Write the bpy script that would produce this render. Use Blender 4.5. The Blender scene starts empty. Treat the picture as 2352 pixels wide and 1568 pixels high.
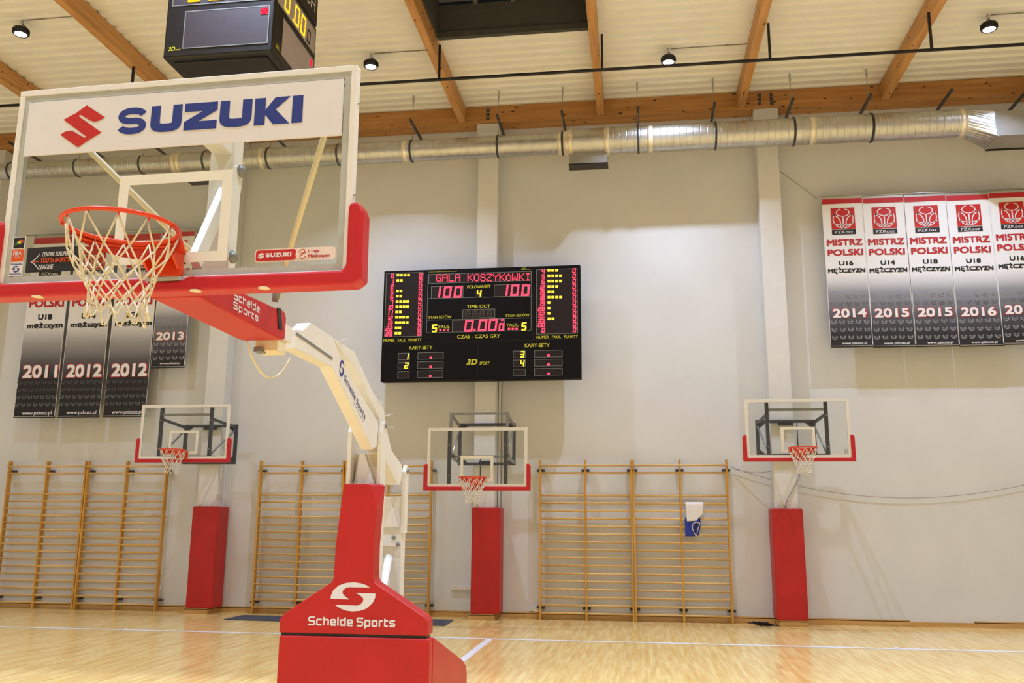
import bpy, bmesh, math, random
from mathutils import Vector, Matrix
random.seed(7)
C = bpy.context.scene.collection
SC = bpy.context.scene
PI = math.pi

# ------------------------------------------------------------------ camera, world, exposure
cam_d = bpy.data.cameras.new('camera'); cam = bpy.data.objects.new('camera', cam_d); C.objects.link(cam)
PIT, YAW, ROL = 0.19938, 0.138083, 0.0067207
Fv = Vector((-math.sin(YAW)*math.cos(PIT), math.cos(YAW)*math.cos(PIT), math.sin(PIT)))
Rv = Vector((math.cos(YAW), math.sin(YAW), 0)); Uv = Rv.cross(Fv)
R2 = Rv*math.cos(ROL)+Uv*math.sin(ROL); U2 = -Rv*math.sin(ROL)+Uv*math.cos(ROL)
M = Matrix((R2, U2, -Fv)).transposed().to_4x4(); M.translation = Vector((0, 0, 1.8034))
cam.matrix_world = M
cam_d.sensor_width = 36.0; cam_d.lens = 36*2053.47/2352; cam_d.clip_end = 200; cam_d.clip_start = 0.05
SC.camera = cam
SC.view_settings.view_transform = 'Standard'; SC.view_settings.look = 'None'
SC.view_settings.gamma = 1.0; SC.view_settings.use_curve_mapping = False
SC.view_settings.exposure = 0.0
w = bpy.data.worlds.new('night_sky'); SC.world = w; w.use_nodes = True
w.node_tree.nodes['Background'].inputs[0].default_value = (0.02, 0.02, 0.025, 1)
w.node_tree.nodes['Background'].inputs[1].default_value = 0.3
LAMP_W = 62.0
LAMP_COL = (0.76, 0.93, 1.30)

def lamp_light(name, loc, parent=None, power=LAMP_W, size=0.20, spread=116):
    d = bpy.data.lights.new(name, 'AREA'); d.shape = 'DISK'; d.size = size
    d.energy = power; d.color = LAMP_COL; d.spread = math.radians(spread)
    o = bpy.data.objects.new(name, d); C.objects.link(o); o.location = loc
    if parent: o.parent = parent
    return o
# the lamp rows that hang over the hall behind and beside the view
for ly in (9.0, 3.0, -3.0, -8.0):
    for lx in (-16.0, -10.4, -4.8, 0.8, 6.2, 11.6):
        lamp_light('hall_light', (lx, ly, 9.95), None, LAMP_W*2.4, 0.20, 98)
for lx in (-16.0, 11.6):
    lamp_light('hall_light', (lx, 15.0, 9.95))

# ------------------------------------------------------------------ helpers
def lin(c):
    return tuple(((v/255)/12.92 if v/255 <= 0.04045 else ((v/255+0.055)/1.055)**2.4) for v in c)

def mat(name, rgb, rough=0.5, metal=0.0, var=0.06, scale=6.0, bump=0.0, bscale=60.0, coat=0.0, spec=0.5):
    m = bpy.data.materials.new(name); m.use_nodes = True
    nt = m.node_tree; b = nt.nodes['Principled BSDF']
    b.inputs['Roughness'].default_value = rough; b.inputs['Metallic'].default_value = metal
    b.inputs['Specular IOR Level'].default_value = spec
    b.inputs['Coat Weight'].default_value = coat
    tc = nt.nodes.new('ShaderNodeTexCoord'); no = nt.nodes.new('ShaderNodeTexNoise')
    no.inputs['Scale'].default_value = scale; no.inputs['Detail'].default_value = 4
    nt.links.new(tc.outputs['Object'], no.inputs['Vector'])
    rp = nt.nodes.new('ShaderNodeValToRGB'); L = lin(rgb)
    rp.color_ramp.elements[0].position = 0.3; rp.color_ramp.elements[1].position = 0.7
    rp.color_ramp.elements[0].color = tuple(v*(1-var) for v in L)+(1,)
    rp.color_ramp.elements[1].color = tuple(min(1, v*(1+var)) for v in L)+(1,)
    nt.links.new(no.outputs['Fac'], rp.inputs['Fac']); nt.links.new(rp.outputs['Color'], b.inputs['Base Color'])
    if bump:
        n2 = nt.nodes.new('ShaderNodeTexNoise'); n2.inputs['Scale'].default_value = bscale
        nt.links.new(tc.outputs['Object'], n2.inputs['Vector'])
        bp = nt.nodes.new('ShaderNodeBump'); bp.inputs['Strength'].default_value = bump; bp.inputs['Distance'].default_value = 0.01
        nt.links.new(n2.outputs['Fac'], bp.inputs['Height']); nt.links.new(bp.outputs['Normal'], b.inputs['Normal'])
    return m

def emit(name, rgb, s):
    m = bpy.data.materials.new(name); m.use_nodes = True; nt = m.node_tree
    nt.nodes.remove(nt.nodes['Principled BSDF']); e = nt.nodes.new('ShaderNodeEmission')
    e.inputs[0].default_value = rgb+(1,); e.inputs[1].default_value = s
    nt.links.new(e.outputs[0], nt.nodes['Material Output'].inputs[0]); return m

def wood(name, c1, c2, c3, axis='X', rough=0.5, sc=1.0, knots=True):
    m = bpy.data.materials.new(name); m.use_nodes = True; nt = m.node_tree; b = nt.nodes['Principled BSDF']
    b.inputs['Roughness'].default_value = rough
    tc = nt.nodes.new('ShaderNodeTexCoord'); mp = nt.nodes.new('ShaderNodeMapping')
    s = {'X': (0.6, 9, 9), 'Y': (9, 0.6, 9), 'Z': (9, 9, 0.6)}[axis]
    mp.inputs['Scale'].default_value = tuple(v*sc for v in s)
    nt.links.new(tc.outputs['Object'], mp.inputs['Vector'])
    no = nt.nodes.new('ShaderNodeTexNoise'); no.inputs['Scale'].default_value = 1.5; no.inputs['Detail'].default_value = 6
    nt.links.new(mp.outputs[0], no.inputs['Vector'])
    rp = nt.nodes.new('ShaderNodeValToRGB'); rp.color_ramp.elements[0].position = 0.3; rp.color_ramp.elements[1].position = 0.72
    rp.color_ramp.elements[0].color = lin(c1)+(1,); rp.color_ramp.elements[1].color = lin(c2)+(1,)
    nt.links.new(no.outputs['Fac'], rp.inputs['Fac'])
    out = rp.outputs['Color']
    if knots:
        vo = nt.nodes.new('ShaderNodeTexVoronoi'); vo.inputs['Scale'].default_value = 1.0
        mp2 = nt.nodes.new('ShaderNodeMapping')
        mp2.inputs['Scale'].default_value = {'X': (3.6, 7.5, 7.5), 'Y': (7.5, 3.6, 7.5), 'Z': (7.5, 7.5, 3.6)}[axis]
        nt.links.new(tc.outputs['Object'], mp2.inputs['Vector']); nt.links.new(mp2.outputs[0], vo.inputs['Vector'])
        r2 = nt.nodes.new('ShaderNodeValToRGB'); r2.color_ramp.elements[0].position = 0.10; r2.color_ramp.elements[1].position = 0.17
        r2.color_ramp.elements[0].color = (1, 1, 1, 1); r2.color_ramp.elements[1].color = (0, 0, 0, 1)
        nt.links.new(vo.outputs['Distance'], r2.inputs['Fac'])
        mx = nt.nodes.new('ShaderNodeMix'); mx.data_type = 'RGBA'
        mx.inputs[7].default_value = lin(c3)+(1,)
        nt.links.new(r2.outputs['Color'], mx.inputs[0]); nt.links.new(out, mx.inputs[6]); out = mx.outputs[2]
    nt.links.new(out, b.inputs['Base Color']); return m

def glass(name, tint, base=0.035):
    m = bpy.data.materials.new(name); m.use_nodes = True; nt = m.node_tree
    nt.nodes.remove(nt.nodes['Principled BSDF'])
    t = nt.nodes.new('ShaderNodeBsdfTransparent'); t.inputs[0].default_value = tint+(1,)
    g = nt.nodes.new('ShaderNodeBsdfGlossy'); g.inputs['Roughness'].default_value = 0.02
    lw = nt.nodes.new('ShaderNodeLayerWeight'); lw.inputs[0].default_value = 0.5
    pw = nt.nodes.new('ShaderNodeMath'); pw.operation = 'POWER'; pw.inputs[1].default_value = 4
    ma = nt.nodes.new('ShaderNodeMath'); ma.operation = 'MULTIPLY_ADD'; ma.inputs[1].default_value = 0.6; ma.inputs[2].default_value = base
    nt.links.new(lw.outputs['Facing'], pw.inputs[0]); nt.links.new(pw.outputs[0], ma.inputs[0])
    mx = nt.nodes.new('ShaderNodeMixShader'); nt.links.new(ma.outputs[0], mx.inputs[0])
    nt.links.new(t.outputs[0], mx.inputs[1]); nt.links.new(g.outputs[0], mx.inputs[2])
    nt.links.new(mx.outputs[0], nt.nodes['Material Output'].inputs[0]); return m

class Frame:
    def __init__(s, O, U=(1, 0, 0), V=(0, 0, 1), N=(0, -1, 0)):
        s.O, s.U, s.V, s.N = Vector(O), Vector(U), Vector(V), Vector(N)
    def __call__(s, u, v, n=0.0):
        return s.O+s.U*u+s.V*v+s.N*n

_tc = {}
def text2d(body, bold=0.0):
    k = (body, bold)
    if k in _tc: return _tc[k]
    c = bpy.data.curves.new('lettering', 'FONT'); c.body = body; c.offset = bold; c.resolution_u = 4
    o = bpy.data.objects.new('lettering', c); C.objects.link(o)
    me = bpy.data.meshes.new_from_object(o.evaluated_get(bpy.context.evaluated_depsgraph_get()))
    vs = [(v.co.x, v.co.y) for v in me.vertices]; fs = [tuple(p.vertices) for p in me.polygons]
    bpy.data.objects.remove(o); bpy.data.curves.remove(c); bpy.data.meshes.remove(me)
    x0 = min(v[0] for v in vs); x1 = max(v[0] for v in vs); y0 = min(v[1] for v in vs); y1 = max(v[1] for v in vs)
    vs = [((x-x0)/(x1-x0), (y-y0)/(y1-y0)) for x, y in vs]
    _tc[k] = (vs, fs); return _tc[k]

class MB:
    def __init__(s):
        s.bm = bmesh.new(); s.mats = []
    def mi(s, m):
        if m not in s.mats: s.mats.append(m)
        return s.mats.index(m)
    def _mark(s):
        s.old = set(s.bm.faces)
    def _done(s, m, smooth=False):
        i = s.mi(m)
        for f in s.bm.faces:
            if f not in s.old: f.material_index = i; f.smooth = smooth
    def face(s, pts, m, smooth=False):
        f = s.bm.faces.new([s.bm.verts.new(p) for p in pts]); f.material_index = s.mi(m); f.smooth = smooth; f.tag = True
        return f
    def box(s, c, d, m, bev=0.0, rot=None, seg=2):
        s._mark()
        mt = Matrix.Translation(c) @ (rot.to_4x4() if rot else Matrix.Identity(4)) @ Matrix.Diagonal((d[0], d[1], d[2], 1))
        r = bmesh.ops.create_cube(s.bm, size=1.0, matrix=mt)
        if bev:
            es = list({e for v in r['verts'] for e in v.link_edges})
            bmesh.ops.bevel(s.bm, geom=es, offset=bev, segments=seg, affect='EDGES', profile=0.5, clamp_overlap=True)
        s._done(m, False)
    def box2(s, a, b, m, bev=0.0, seg=2):
        a, b = Vector(a), Vector(b); d = b-a
        s.box((a+b)/2, (abs(d.x), abs(d.y), abs(d.z)), m, bev, seg=seg)
    def bar(s, p0, p1, wd, hg, m, up=(0, 0, 1), bev=0.0):
        p0, p1 = Vector(p0), Vector(p1); z = (p1-p0); L = z.length; z.normalize()
        x = Vector(up).cross(z)
        if x.length < 1e-4: x = Vector((1, 0, 0)).cross(z)
        if x.length < 1e-4: x = Vector((0, 1, 0)).cross(z)
        x.normalize(); y = z.cross(x)
        s.box((p0+p1)/2, (wd, hg, L), m, bev, Matrix((x, y, z)).transposed())
    def prism(s, poly, fr, n0, n1, m, bev=0.0, seg=2, poly0=None):
        s._mark()
        a = [s.bm.verts.new(fr(u, v, n0)) for u, v in (poly0 or poly)]; b = [s.bm.verts.new(fr(u, v, n1)) for u, v in poly]
        n = len(poly); fs = [s.bm.faces.new(a[::-1]), s.bm.faces.new(b)]
        for i in range(n): fs.append(s.bm.faces.new((a[i], a[(i+1) % n], b[(i+1) % n], b[i])))
        bmesh.ops.recalc_face_normals(s.bm, faces=fs)
        if bev:
            es = list({e for f in fs for e in f.edges})
            bmesh.ops.bevel(s.bm, geom=es, offset=bev, segments=seg, affect='EDGES', profile=0.5, clamp_overlap=True)
        s._done(m)
    def flat(s, poly, fr, m, n=0.0):
        s.face([fr(u, v, n) for u, v in poly], m)
    def rect(s, u0, v0, u1, v1, fr, m, n=0.0):
        s.flat(((u0, v0), (u1, v0), (u1, v1), (u0, v1)), fr, m, n)
    def outline(s, u0, v0, u1, v1, t, fr, m, n=0.0):
        s.rect(u0, v0, u1, v0+t, fr, m, n); s.rect(u0, v1-t, u1, v1, fr, m, n)
        s.rect(u0, v0+t, u0+t, v1-t, fr, m, n); s.rect(u1-t, v0+t, u1, v1-t, fr, m, n)
    def stroke(s, pts, wd, fr, m, n=0.0):
        P = [Vector((p[0], p[1])) for p in pts]; Ls, Rs = [], []
        for i in range(len(P)):
            d = P[min(i+1, len(P)-1)]-P[max(i-1, 0)]; d.normalize(); q = Vector((-d.y, d.x))*wd/2
            Ls.append(P[i]+q); Rs.append(P[i]-q)
        for i in range(len(P)-1):
            s.flat((Ls[i], Rs[i], Rs[i+1], Ls[i+1]), fr, m, n)
    def text(s, body, u0, v0, u1, v1, fr, m, n=0.0, bold=0.0, shear=0.0):
        vs, fs = text2d(body); i = s.mi(m); b = bold*1.35*abs(v1-v0); u0 += b; u1 -= b; v0 += b; v1 -= b
        st = [(0, 0)] if bold <= 0 else [(-b, -b), (b, -b), (b, b), (-b, b), (0, -b), (0, b), (-b, 0), (b, 0), (0, 0)]
        for j, (dx, dy) in enumerate(st):
            V = [s.bm.verts.new(fr(u0+(u1-u0)*x+shear*y*(v1-v0)+dx, v0+(v1-v0)*y+dy, n+0.00015*j)) for x, y in vs]
            for f in fs:
                try: g = s.bm.faces.new([V[k] for k in f])
                except ValueError: continue
                g.material_index = i; g.tag = True
    def tube(s, pts, r, m, seg=8, closed=False, r1=None):
        P = [Vector(p) for p in pts]; n = len(P); rings = []; prev = None
        for i in range(n):
            if closed: d = P[(i+1) % n]-P[i-1]
            else: d = P[min(i+1, n-1)]-P[max(i-1, 0)]
            d.normalize()
            if prev is None:
                x = d.cross(Vector((0, 0, 1)))
                if x.length < 1e-3: x = d.cross(Vector((1, 0, 0)))
            else: x = prev-d*prev.dot(d)
            x.normalize(); prev = x; y = d.cross(x)
            rr = r if r1 is None else r+(r1-r)*i/(n-1)
            rings.append([s.bm.verts.new(P[i]+(x*math.cos(2*PI*k/seg)+y*math.sin(2*PI*k/seg))*rr) for k in range(seg)])
        idx = s.mi(m)
        for i in range(n if closed else n-1):
            A, B = rings[i], rings[(i+1) % n]
            for k in range(seg):
                f = s.bm.faces.new((A[k], A[(k+1) % seg], B[(k+1) % seg], B[k])); f.material_index = idx; f.smooth = True; f.tag = True
        if not closed:
            for R_, rv in ((rings[0], True), (rings[-1], False)):
                f = s.bm.faces.new(R_[::-1] if rv else R_); f.material_index = idx; f.tag = True
    def lathe(s, prof, O, axis, m, seg=24, smooth=True):
        O, a = Vector(O), Vector(axis).normalized(); x = a.cross(Vector((0, 0, 1)))
        if x.length < 1e-3: x = Vector((1, 0, 0))
        x.normalize(); y = a.cross(x); idx = s.mi(m); rs = []
        for r, h in prof:
            rs.append([s.bm.verts.new(O+a*h+(x*math.cos(2*PI*k/seg)+y*math.sin(2*PI*k/seg))*max(r, 1e-4)) for k in range(seg)])
        for i in range(len(rs)-1):
            for k in range(seg):
                f = s.bm.faces.new((rs[i][k], rs[i][(k+1) % seg], rs[i+1][(k+1) % seg], rs[i+1][k])); f.material_index = idx; f.smooth = smooth; f.tag = True
    def build(s, name, parent=None, loc=None, recalc=False):
        if recalc: bmesh.ops.recalc_face_normals(s.bm, faces=s.bm.faces[:])
        me = bpy.data.meshes.new(name); s.bm.to_mesh(me); s.bm.free()
        for m in s.mats: me.materials.append(m)
        o = bpy.data.objects.new(name, me); C.objects.link(o)
        if parent: o.parent = parent
        if loc: o.location = loc
        return o

TECH = {'S': (0.72, (((.72, 1), (.10, 1), (0, .9), (0, .62), (.10, .52), (.62, .52), (.72, .42), (.72, .10), (.62, 0), (0, 0)),)),
        'c': (0.6, (((.6, .72), (.10, .72), (0, .62), (0, .10), (.10, 0), (.6, 0)),)),
        'h': (0.6, (((0, 0), (0, 1)), ((0, .72), (.5, .72), (.6, .62), (.6, 0)))),
        'e': (0.6, (((0, .37), (.6, .37), (.6, .62), (.5, .72), (.10, .72), (0, .62), (0, .10), (.10, 0), (.6, 0)),)),
        'l': (0.0, (((0, 1), (0, 0)),)),
        'd': (0.6, (((.6, 1), (.6, 0), (.10, 0), (0, .10), (0, .62), (.10, .72), (.6, .72)),)),
        'p': (0.6, (((0, -.28), (0, .72), (.5, .72), (.6, .62), (.6, .10), (.5, 0), (0, 0)),)),
        'o': (0.6, (((.1, 0), (.5, 0), (.6, .10), (.6, .62), (.5, .72), (.10, .72), (0, .62), (0, .10), (.1, 0)),)),
        'r': (0.36, (((0, 0), (0, .62), (.10, .72), (.36, .72)),)),
        't': (0.36, (((0, .92), (0, .10), (.10, 0), (.36, 0)), ((0, .72), (.36, .72)))),
        's': (0.56, (((.56, .72), (.10, .72), (0, .64), (0, .46), (.10, .37), (.46, .37), (.56, .27), (.56, .09), (.46, 0), (0, 0)),))}
def tech_text(mb, body, u0, u1, v0, cap, fr, m, n, st=0.17):
    sp = 0.36; W_ = sum((0.34 if ch == ' ' else TECH[ch][0]+sp) for ch in body)-sp+st
    k = (u1-u0)/W_; x = st/2; vs = cap-st*cap; j = 0
    for ch in body:
        if ch == ' ': x += 0.34; continue
        for pl in TECH[ch][1]:
            for a, b in zip(pl, pl[1:]):
                A = Vector((u0+(x+a[0])*k, v0+st*cap/2+a[1]*vs)); B = Vector((u0+(x+b[0])*k, v0+st*cap/2+b[1]*vs))
                d = (B-A).normalized(); q = Vector((-d.y, d.x)); t = st*cap/2; e = d*t*0.7; j += 1
                mb.flat((A-e-q*t, B+e-q*t, B+e+q*t, A-e+q*t), fr, m, n+0.00008*(j % 12))
        x += TECH[ch][0]+sp
def tag(o, label=None, cat=None, group=None, kind=None):
    if label: o['label'] = label
    if cat: o['category'] = cat
    if group: o['group'] = group
    if kind: o['kind'] = kind
    return o
def thing(name, loc, label, cat, group=None, rz=0):
    o = bpy.data.objects.new(name, None); o.empty_display_size = 0.1; C.objects.link(o)
    o.location = loc; o.rotation_euler = (0, 0, rz); return tag(o, label, cat, group)
def copy_tree(o, parent=None):
    c = o.copy(); C.objects.link(c)
    if parent: c.parent = parent
    for ch in [x for x in bpy.data.objects if x.parent == o]: copy_tree(ch, c)
    return c
def struct(mb, name, label=None):
    o = mb.build(name); o['kind'] = 'structure'
    if label: o['label'] = label
    return o

# ------------------------------------------------------------------ materials
WALL = mat('wall_paint', (222, 221, 219), 0.75, var=0.03, scale=1.2, bump=0.15, bscale=90)
COLP = mat('column_paint', (226, 224, 220), 0.7, var=0.02, bump=0.1)
CEIL = mat('ceiling_sheet', (246, 242, 232), 0.55, var=0.03, scale=2)
RAFT = wood('rafter_timber', (186, 128, 68), (220, 166, 98), (96, 52, 22), 'Y', 0.55)
BEAM = wood('beam_timber', (172, 116, 58), (204, 148, 84), (70, 40, 18), 'X', 0.55)
BARW = wood('wall_bar_wood', (196, 138, 48), (226, 170, 76), (120, 70, 20), 'Z', 0.4, knots=False)
RUNG = wood('rung_wood', (214, 164, 84), (238, 196, 122), (120, 70, 20), 'X', 0.35, knots=False)
BASEW = wood('baseboard_wood', (196, 150, 84), (216, 174, 108), (120, 70, 20), 'X', 0.45, knots=False)
DARKGAP = mat('dark_gap', (50, 36, 26), 0.7)
RED = mat('red_vinyl', (192, 22, 22), 0.42, var=0.07, scale=3, bump=0.12, bscale=140)
REDD = mat('red_column_vinyl', (186, 20, 18), 0.45, var=0.10, scale=2.2, bump=0.12, bscale=60)
REDB = mat('red_pad_foam', (198, 24, 34), 0.38, var=0.05, scale=4)
RIMO = mat('rim_orange', (222, 62, 10), 0.35, var=0.05)
RIMR = mat('rim_red', (200, 44, 18), 0.4, var=0.05)
WHITE = mat('white_steel', (236, 232, 222), 0.38, var=0.03)
CREAM = mat('cream_steel', (238, 224, 188), 0.45, var=0.04)
FRAMEW = mat('white_frame', (236, 232, 226), 0.45, var=0.02)
GREYB = mat('glass_border_grey', (182, 184, 178), 0.5, var=0.06, scale=20)
PAINTW = mat('target_paint', (240, 236, 222), 0.5, var=0.02)
STEEL = mat('black_steel', (58, 60, 66), 0.42, var=0.12, scale=8)
STEELG = mat('grey_steel', (138, 140, 138), 0.4, metal=0.4, var=0.1)
CHROME = mat('bolt_metal', (170, 172, 174), 0.3, metal=0.9, var=0.05)
BLACK = mat('black_plastic', (22, 22, 26), 0.4, var=0.1)
BLACKM = mat('black_paint', (16, 16, 18), 0.5, var=0.1)
NETM = mat('net_cord', (226, 212, 178), 0.8, var=0.12, scale=40)
NETW = mat('white_net_cord', (240, 234, 216), 0.8, var=0.06, scale=40)
BLUE = mat('blue_ink', (30, 52, 138), 0.5, var=0.04)
NAVY = mat('logo_navy', (52, 58, 140), 0.5, var=0.04)
REDI = mat('red_ink', (196, 32, 24), 0.5, var=0.04)
REDL = mat('red_letter', (190, 34, 40), 0.55, var=0.03)
STICK = mat('sticker_white', (230, 226, 228), 0.45, var=0.02)
PALE = mat('pale_pink_sticker', (238, 218, 208), 0.5, var=0.02)
INKB = mat('black_ink', (26, 24, 30), 0.55, var=0.05)
ORANGE = mat('orange_ink', (226, 84, 30), 0.5, var=0.05)
CLOTHW = mat('banner_white', (240, 238, 238), 0.6, var=0.02)
OUTR = mat('banner_outline_red', (196, 60, 60), 0.6, var=0.02)
ICON1 = mat('icon_grey', (150, 150, 154), 0.6); ICON2 = mat('icon_mid', (112, 112, 118), 0.6); ICON3 = mat('icon_dark', (84, 82, 88), 0.6)
ALU = mat('aluminium', (186, 186, 184), 0.35, metal=0.8, var=0.05)
ZINC = mat('zinc_duct', (196, 196, 190), 0.34, metal=0.9, var=0.10, scale=7)
ZINCB = mat('zinc_band', (236, 226, 200), 0.35, metal=0.6, var=0.06)
DUCTB = mat('duct_box_zinc', (158, 155, 148), 0.62, metal=0.25, var=0.1, scale=3)
GRAPH = mat('skylight_grey', (74, 72, 66), 0.65, var=0.08)
SCRB = mat('scoreboard_black', (16, 14, 16), 0.5, var=0.08, spec=0.15)
SCRP = mat('scoreboard_panel', (44, 37, 37), 0.5, var=0.1, scale=20, spec=0.15)
SCRL = mat('scoreboard_line', (120, 122, 116), 0.5)
YELP = mat('scoreboard_yellow_print', (214, 206, 52), 0.5)
DIMD = mat('unlit_digit', (74, 66, 56), 0.5)
LEDR = emit('led_red', (1.0, 0.045, 0.085), 2.8)
LEDD = emit('led_red_dim', (1.0, 0.02, 0.06), 1.1)
LEDY = emit('led_yellow', (1.0, 0.72, 0.05), 1.7)
LEDA = emit('led_amber', (1.0, 0.55, 0.02), 1.5)
LENS = emit('lamp_lens', (0.82, 0.86, 1.0), 9.0)
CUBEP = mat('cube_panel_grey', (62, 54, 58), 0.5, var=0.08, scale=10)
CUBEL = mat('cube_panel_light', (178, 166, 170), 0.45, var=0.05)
MATD = mat('floor_mat_blue_grey', (62, 68, 84), 0.7, var=0.08, scale=12, bump=0.2)
LINEW = mat('court_line_white', (240, 240, 244), 0.3, var=0.02)
SOCK = mat('socket_white', (226, 220, 212), 0.4)
CABLE = mat('grey_cable', (150, 142, 134), 0.6)
SHIRT = mat('white_cotton', (238, 232, 230), 0.85, var=0.03)
SHORT = mat('blue_polyester', (28, 52, 164), 0.55, var=0.25, scale=14)
GLASS = glass('backboard_glass', (0.95, 0.965, 0.95), 0.03)
GLASSH = glass('hoop_glass', (0.96, 0.97, 0.96), 0.02)
GLASSS = mat('skylight_pane', (112, 114, 106), 0.35, var=0.1, scale=3)

def floor_mat():
    m = bpy.data.materials.new('parquet'); m.use_nodes = True; nt = m.node_tree; b = nt.nodes['Principled BSDF']
    tc = nt.nodes.new('ShaderNodeTexCoord'); mp = nt.nodes.new('ShaderNodeMapping')
    mp.inputs['Rotation'].default_value = (0, 0, PI/2)
    nt.links.new(tc.outputs['Object'], mp.inputs['Vector'])
    br = nt.nodes.new('ShaderNodeTexBrick')
    br.inputs['Color1'].default_value = lin((238, 200, 122))+(1,); br.inputs['Color2'].default_value = lin((247, 218, 148))+(1,)
    br.inputs['Mortar'].default_value = lin((218, 188, 132))+(1,)
    br.inputs['Scale'].default_value = 1.0; br.inputs['Mortar Size'].default_value = 0.0012; br.inputs['Bias'].default_value = 0.1
    br.inputs['Brick Width'].default_value = 0.55; br.inputs['Row Height'].default_value = 0.062; br.offset = 0.37
    nt.links.new(mp.outputs[0], br.inputs['Vector'])
    no = nt.nodes.new('ShaderNodeTexNoise'); no.inputs['Scale'].default_value = 1.0; no.inputs['Detail'].default_value = 5
    mp2 = nt.nodes.new('ShaderNodeMapping'); mp2.inputs['Scale'].default_value = (16, 1.1, 1)
    nt.links.new(tc.outputs['Object'], mp2.inputs['Vector']); nt.links.new(mp2.outputs[0], no.inputs['Vector'])
    rp = nt.nodes.new('ShaderNodeValToRGB'); rp.color_ramp.elements[0].position = 0.36; rp.color_ramp.elements[1].position = 0.62
    rp.color_ramp.elements[0].color = lin((214, 174, 118))+(1,); rp.color_ramp.elements[1].color = (1, 1, 1, 1)
    nt.links.new(no.outputs['Fac'], rp.inputs['Fac'])
    mx = nt.nodes.new('ShaderNodeMix'); mx.data_type = 'RGBA'; mx.blend_type = 'MULTIPLY'; mx.inputs[0].default_value = 0.40
    nt.links.new(br.outputs['Color'], mx.inputs[6]); nt.links.new(rp.outputs['Color'], mx.inputs[7])
    nt.links.new(mx.outputs[2], b.inputs['Base Color'])
    b.inputs['Roughness'].default_value = 0.19; b.inputs['Specular IOR Level'].default_value = 0.5
    bp = nt.nodes.new('ShaderNodeBump'); bp.inputs['Strength'].default_value = 0.025; bp.inputs['Distance'].default_value = 0.01
    n3 = nt.nodes.new('ShaderNodeTexNoise'); n3.inputs['Scale'].default_value = 3
    nt.links.new(tc.outputs['Object'], n3.inputs['Vector'])
    nt.links.new(n3.outputs['Fac'], bp.inputs['Height']); nt.links.new(bp.outputs['Normal'], b.inputs['Normal'])
    return m
FLOOR = floor_mat()

# ------------------------------------------------------------------ the hall
D = 17.70; X0, X1, YF, ZC = -19.0, 14.5, -11.0, 10.42
mb = MB(); mb.box2((X0, YF, -0.2), (X1, D+0.2, 0), FLOOR); floor = struct(mb, 'floor')
mb = MB(); LY = 14.56
fl = Frame((0, 0, 0.002), (1, 0, 0), (0, 1, 0), (0, 0, 1))
mb.rect(X0+0.5, LY-0.06, X1-0.5, LY+0.06, fl, LINEW)
mb.rect(-2.40, 4.0, -2.29, LY-0.06, fl, LINEW)
for tx in (-8.62, 3.78): mb.rect(tx, LY+0.025, tx+0.05, LY+0.20, fl, LINEW)
cl = mb.build('court_line', floor); cl['label'] = 'white painted court line'
mb = MB(); mb.box2((X0, D, 0), (X1, D+0.2, 10.9), WALL); struct(mb, 'wall_back')
mb = MB(); mb.box2((X0-0.2, YF, 0), (X0, D+0.2, 10.9), WALL); struct(mb, 'wall_left')
mb = MB(); mb.box2((X1, YF, 0), (X1+0.2, D+0.2, 10.9), WALL); struct(mb, 'wall_right')
mb = MB(); mb.box2((X0-0.2, YF-0.2, 0), (X1+0.2, YF, 10.9), WALL); struct(mb, 'wall_front')

# corrugated ceiling, with a skylight opening in one bay
SKX0, SKX1, SKY0, SKY1 = -3.40, -0.66, 11.2, 14.47
def sheet(mb, xa, xb, ya, yb):
    P = 0.25; prof = []; k = math.floor(ya/P); y = k*P
    while y < yb:
        prof += [(y, ZC), (y+0.13, ZC), (y+0.155, ZC+0.045), (y+0.225, ZC+0.045)]; y += P
    prof = [(min(max(a, ya), yb), z) for a, z in prof]+[(yb, ZC)]
    i = mb.mi(CEIL); pv = None
    for a, z in prof:
        cv = (mb.bm.verts.new((xa, a, z)), mb.bm.verts.new((xb, a, z)))
        if pv and (a-pv[2] > 1e-5 or abs(z-pv[3]) > 1e-5):
            f = mb.bm.faces.new((pv[0], pv[1], cv[1], cv[0])); f.material_index = i; f.tag = True
        pv = (cv[0], cv[1], a, z)
mb = MB()
sheet(mb, X0, SKX0, YF, D); sheet(mb, SKX1, X1, YF, D); sheet(mb, SKX0, SKX1, SKY1, D); sheet(mb, SKX0, SKX1, YF, SKY0)
struct(mb, 'ceiling')
# skylight: dark upstand, aluminium bars, panes
sk = bpy.data.objects.new('window_1', None); C.objects.link(sk); sk.location = (SKX0, SKY1, ZC); sk['kind'] = 'structure'
sk['label'] = 'dark grey roof skylight between two rafters'
mb = MB(); H = 0.62; wx = SKX1-SKX0; wy = SKY1-SKY0
mb.box2((0, 0, -0.04), (wx, 0.06, H), GRAPH); mb.box2((0, -wy, -0.04), (wx, -wy-0.06, H), GRAPH)
mb.box2((0, -wy, -0.02), (-0.05, 0, H), GRAPH); mb.box2((wx, -wy, -0.02), (wx+0.05, 0, H), GRAPH)
mb.box2((0, -0.05, -0.05), (wx, 0.0, 0.06), GRAPH)
mb.build('skylight_upstand', sk)
mb = MB()
for i in range(1, 4): mb.box2((wx*i/4-0.04, -wy, H-0.02), (wx*i/4+0.04, 0, H+0.06), ALU)
mb.build('glazing_bar', sk)
mb = MB(); mb.box2((0, -wy, H+0.06), (wx, 0, H+0.075), GLASSS); mb.build('pane', sk)
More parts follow.
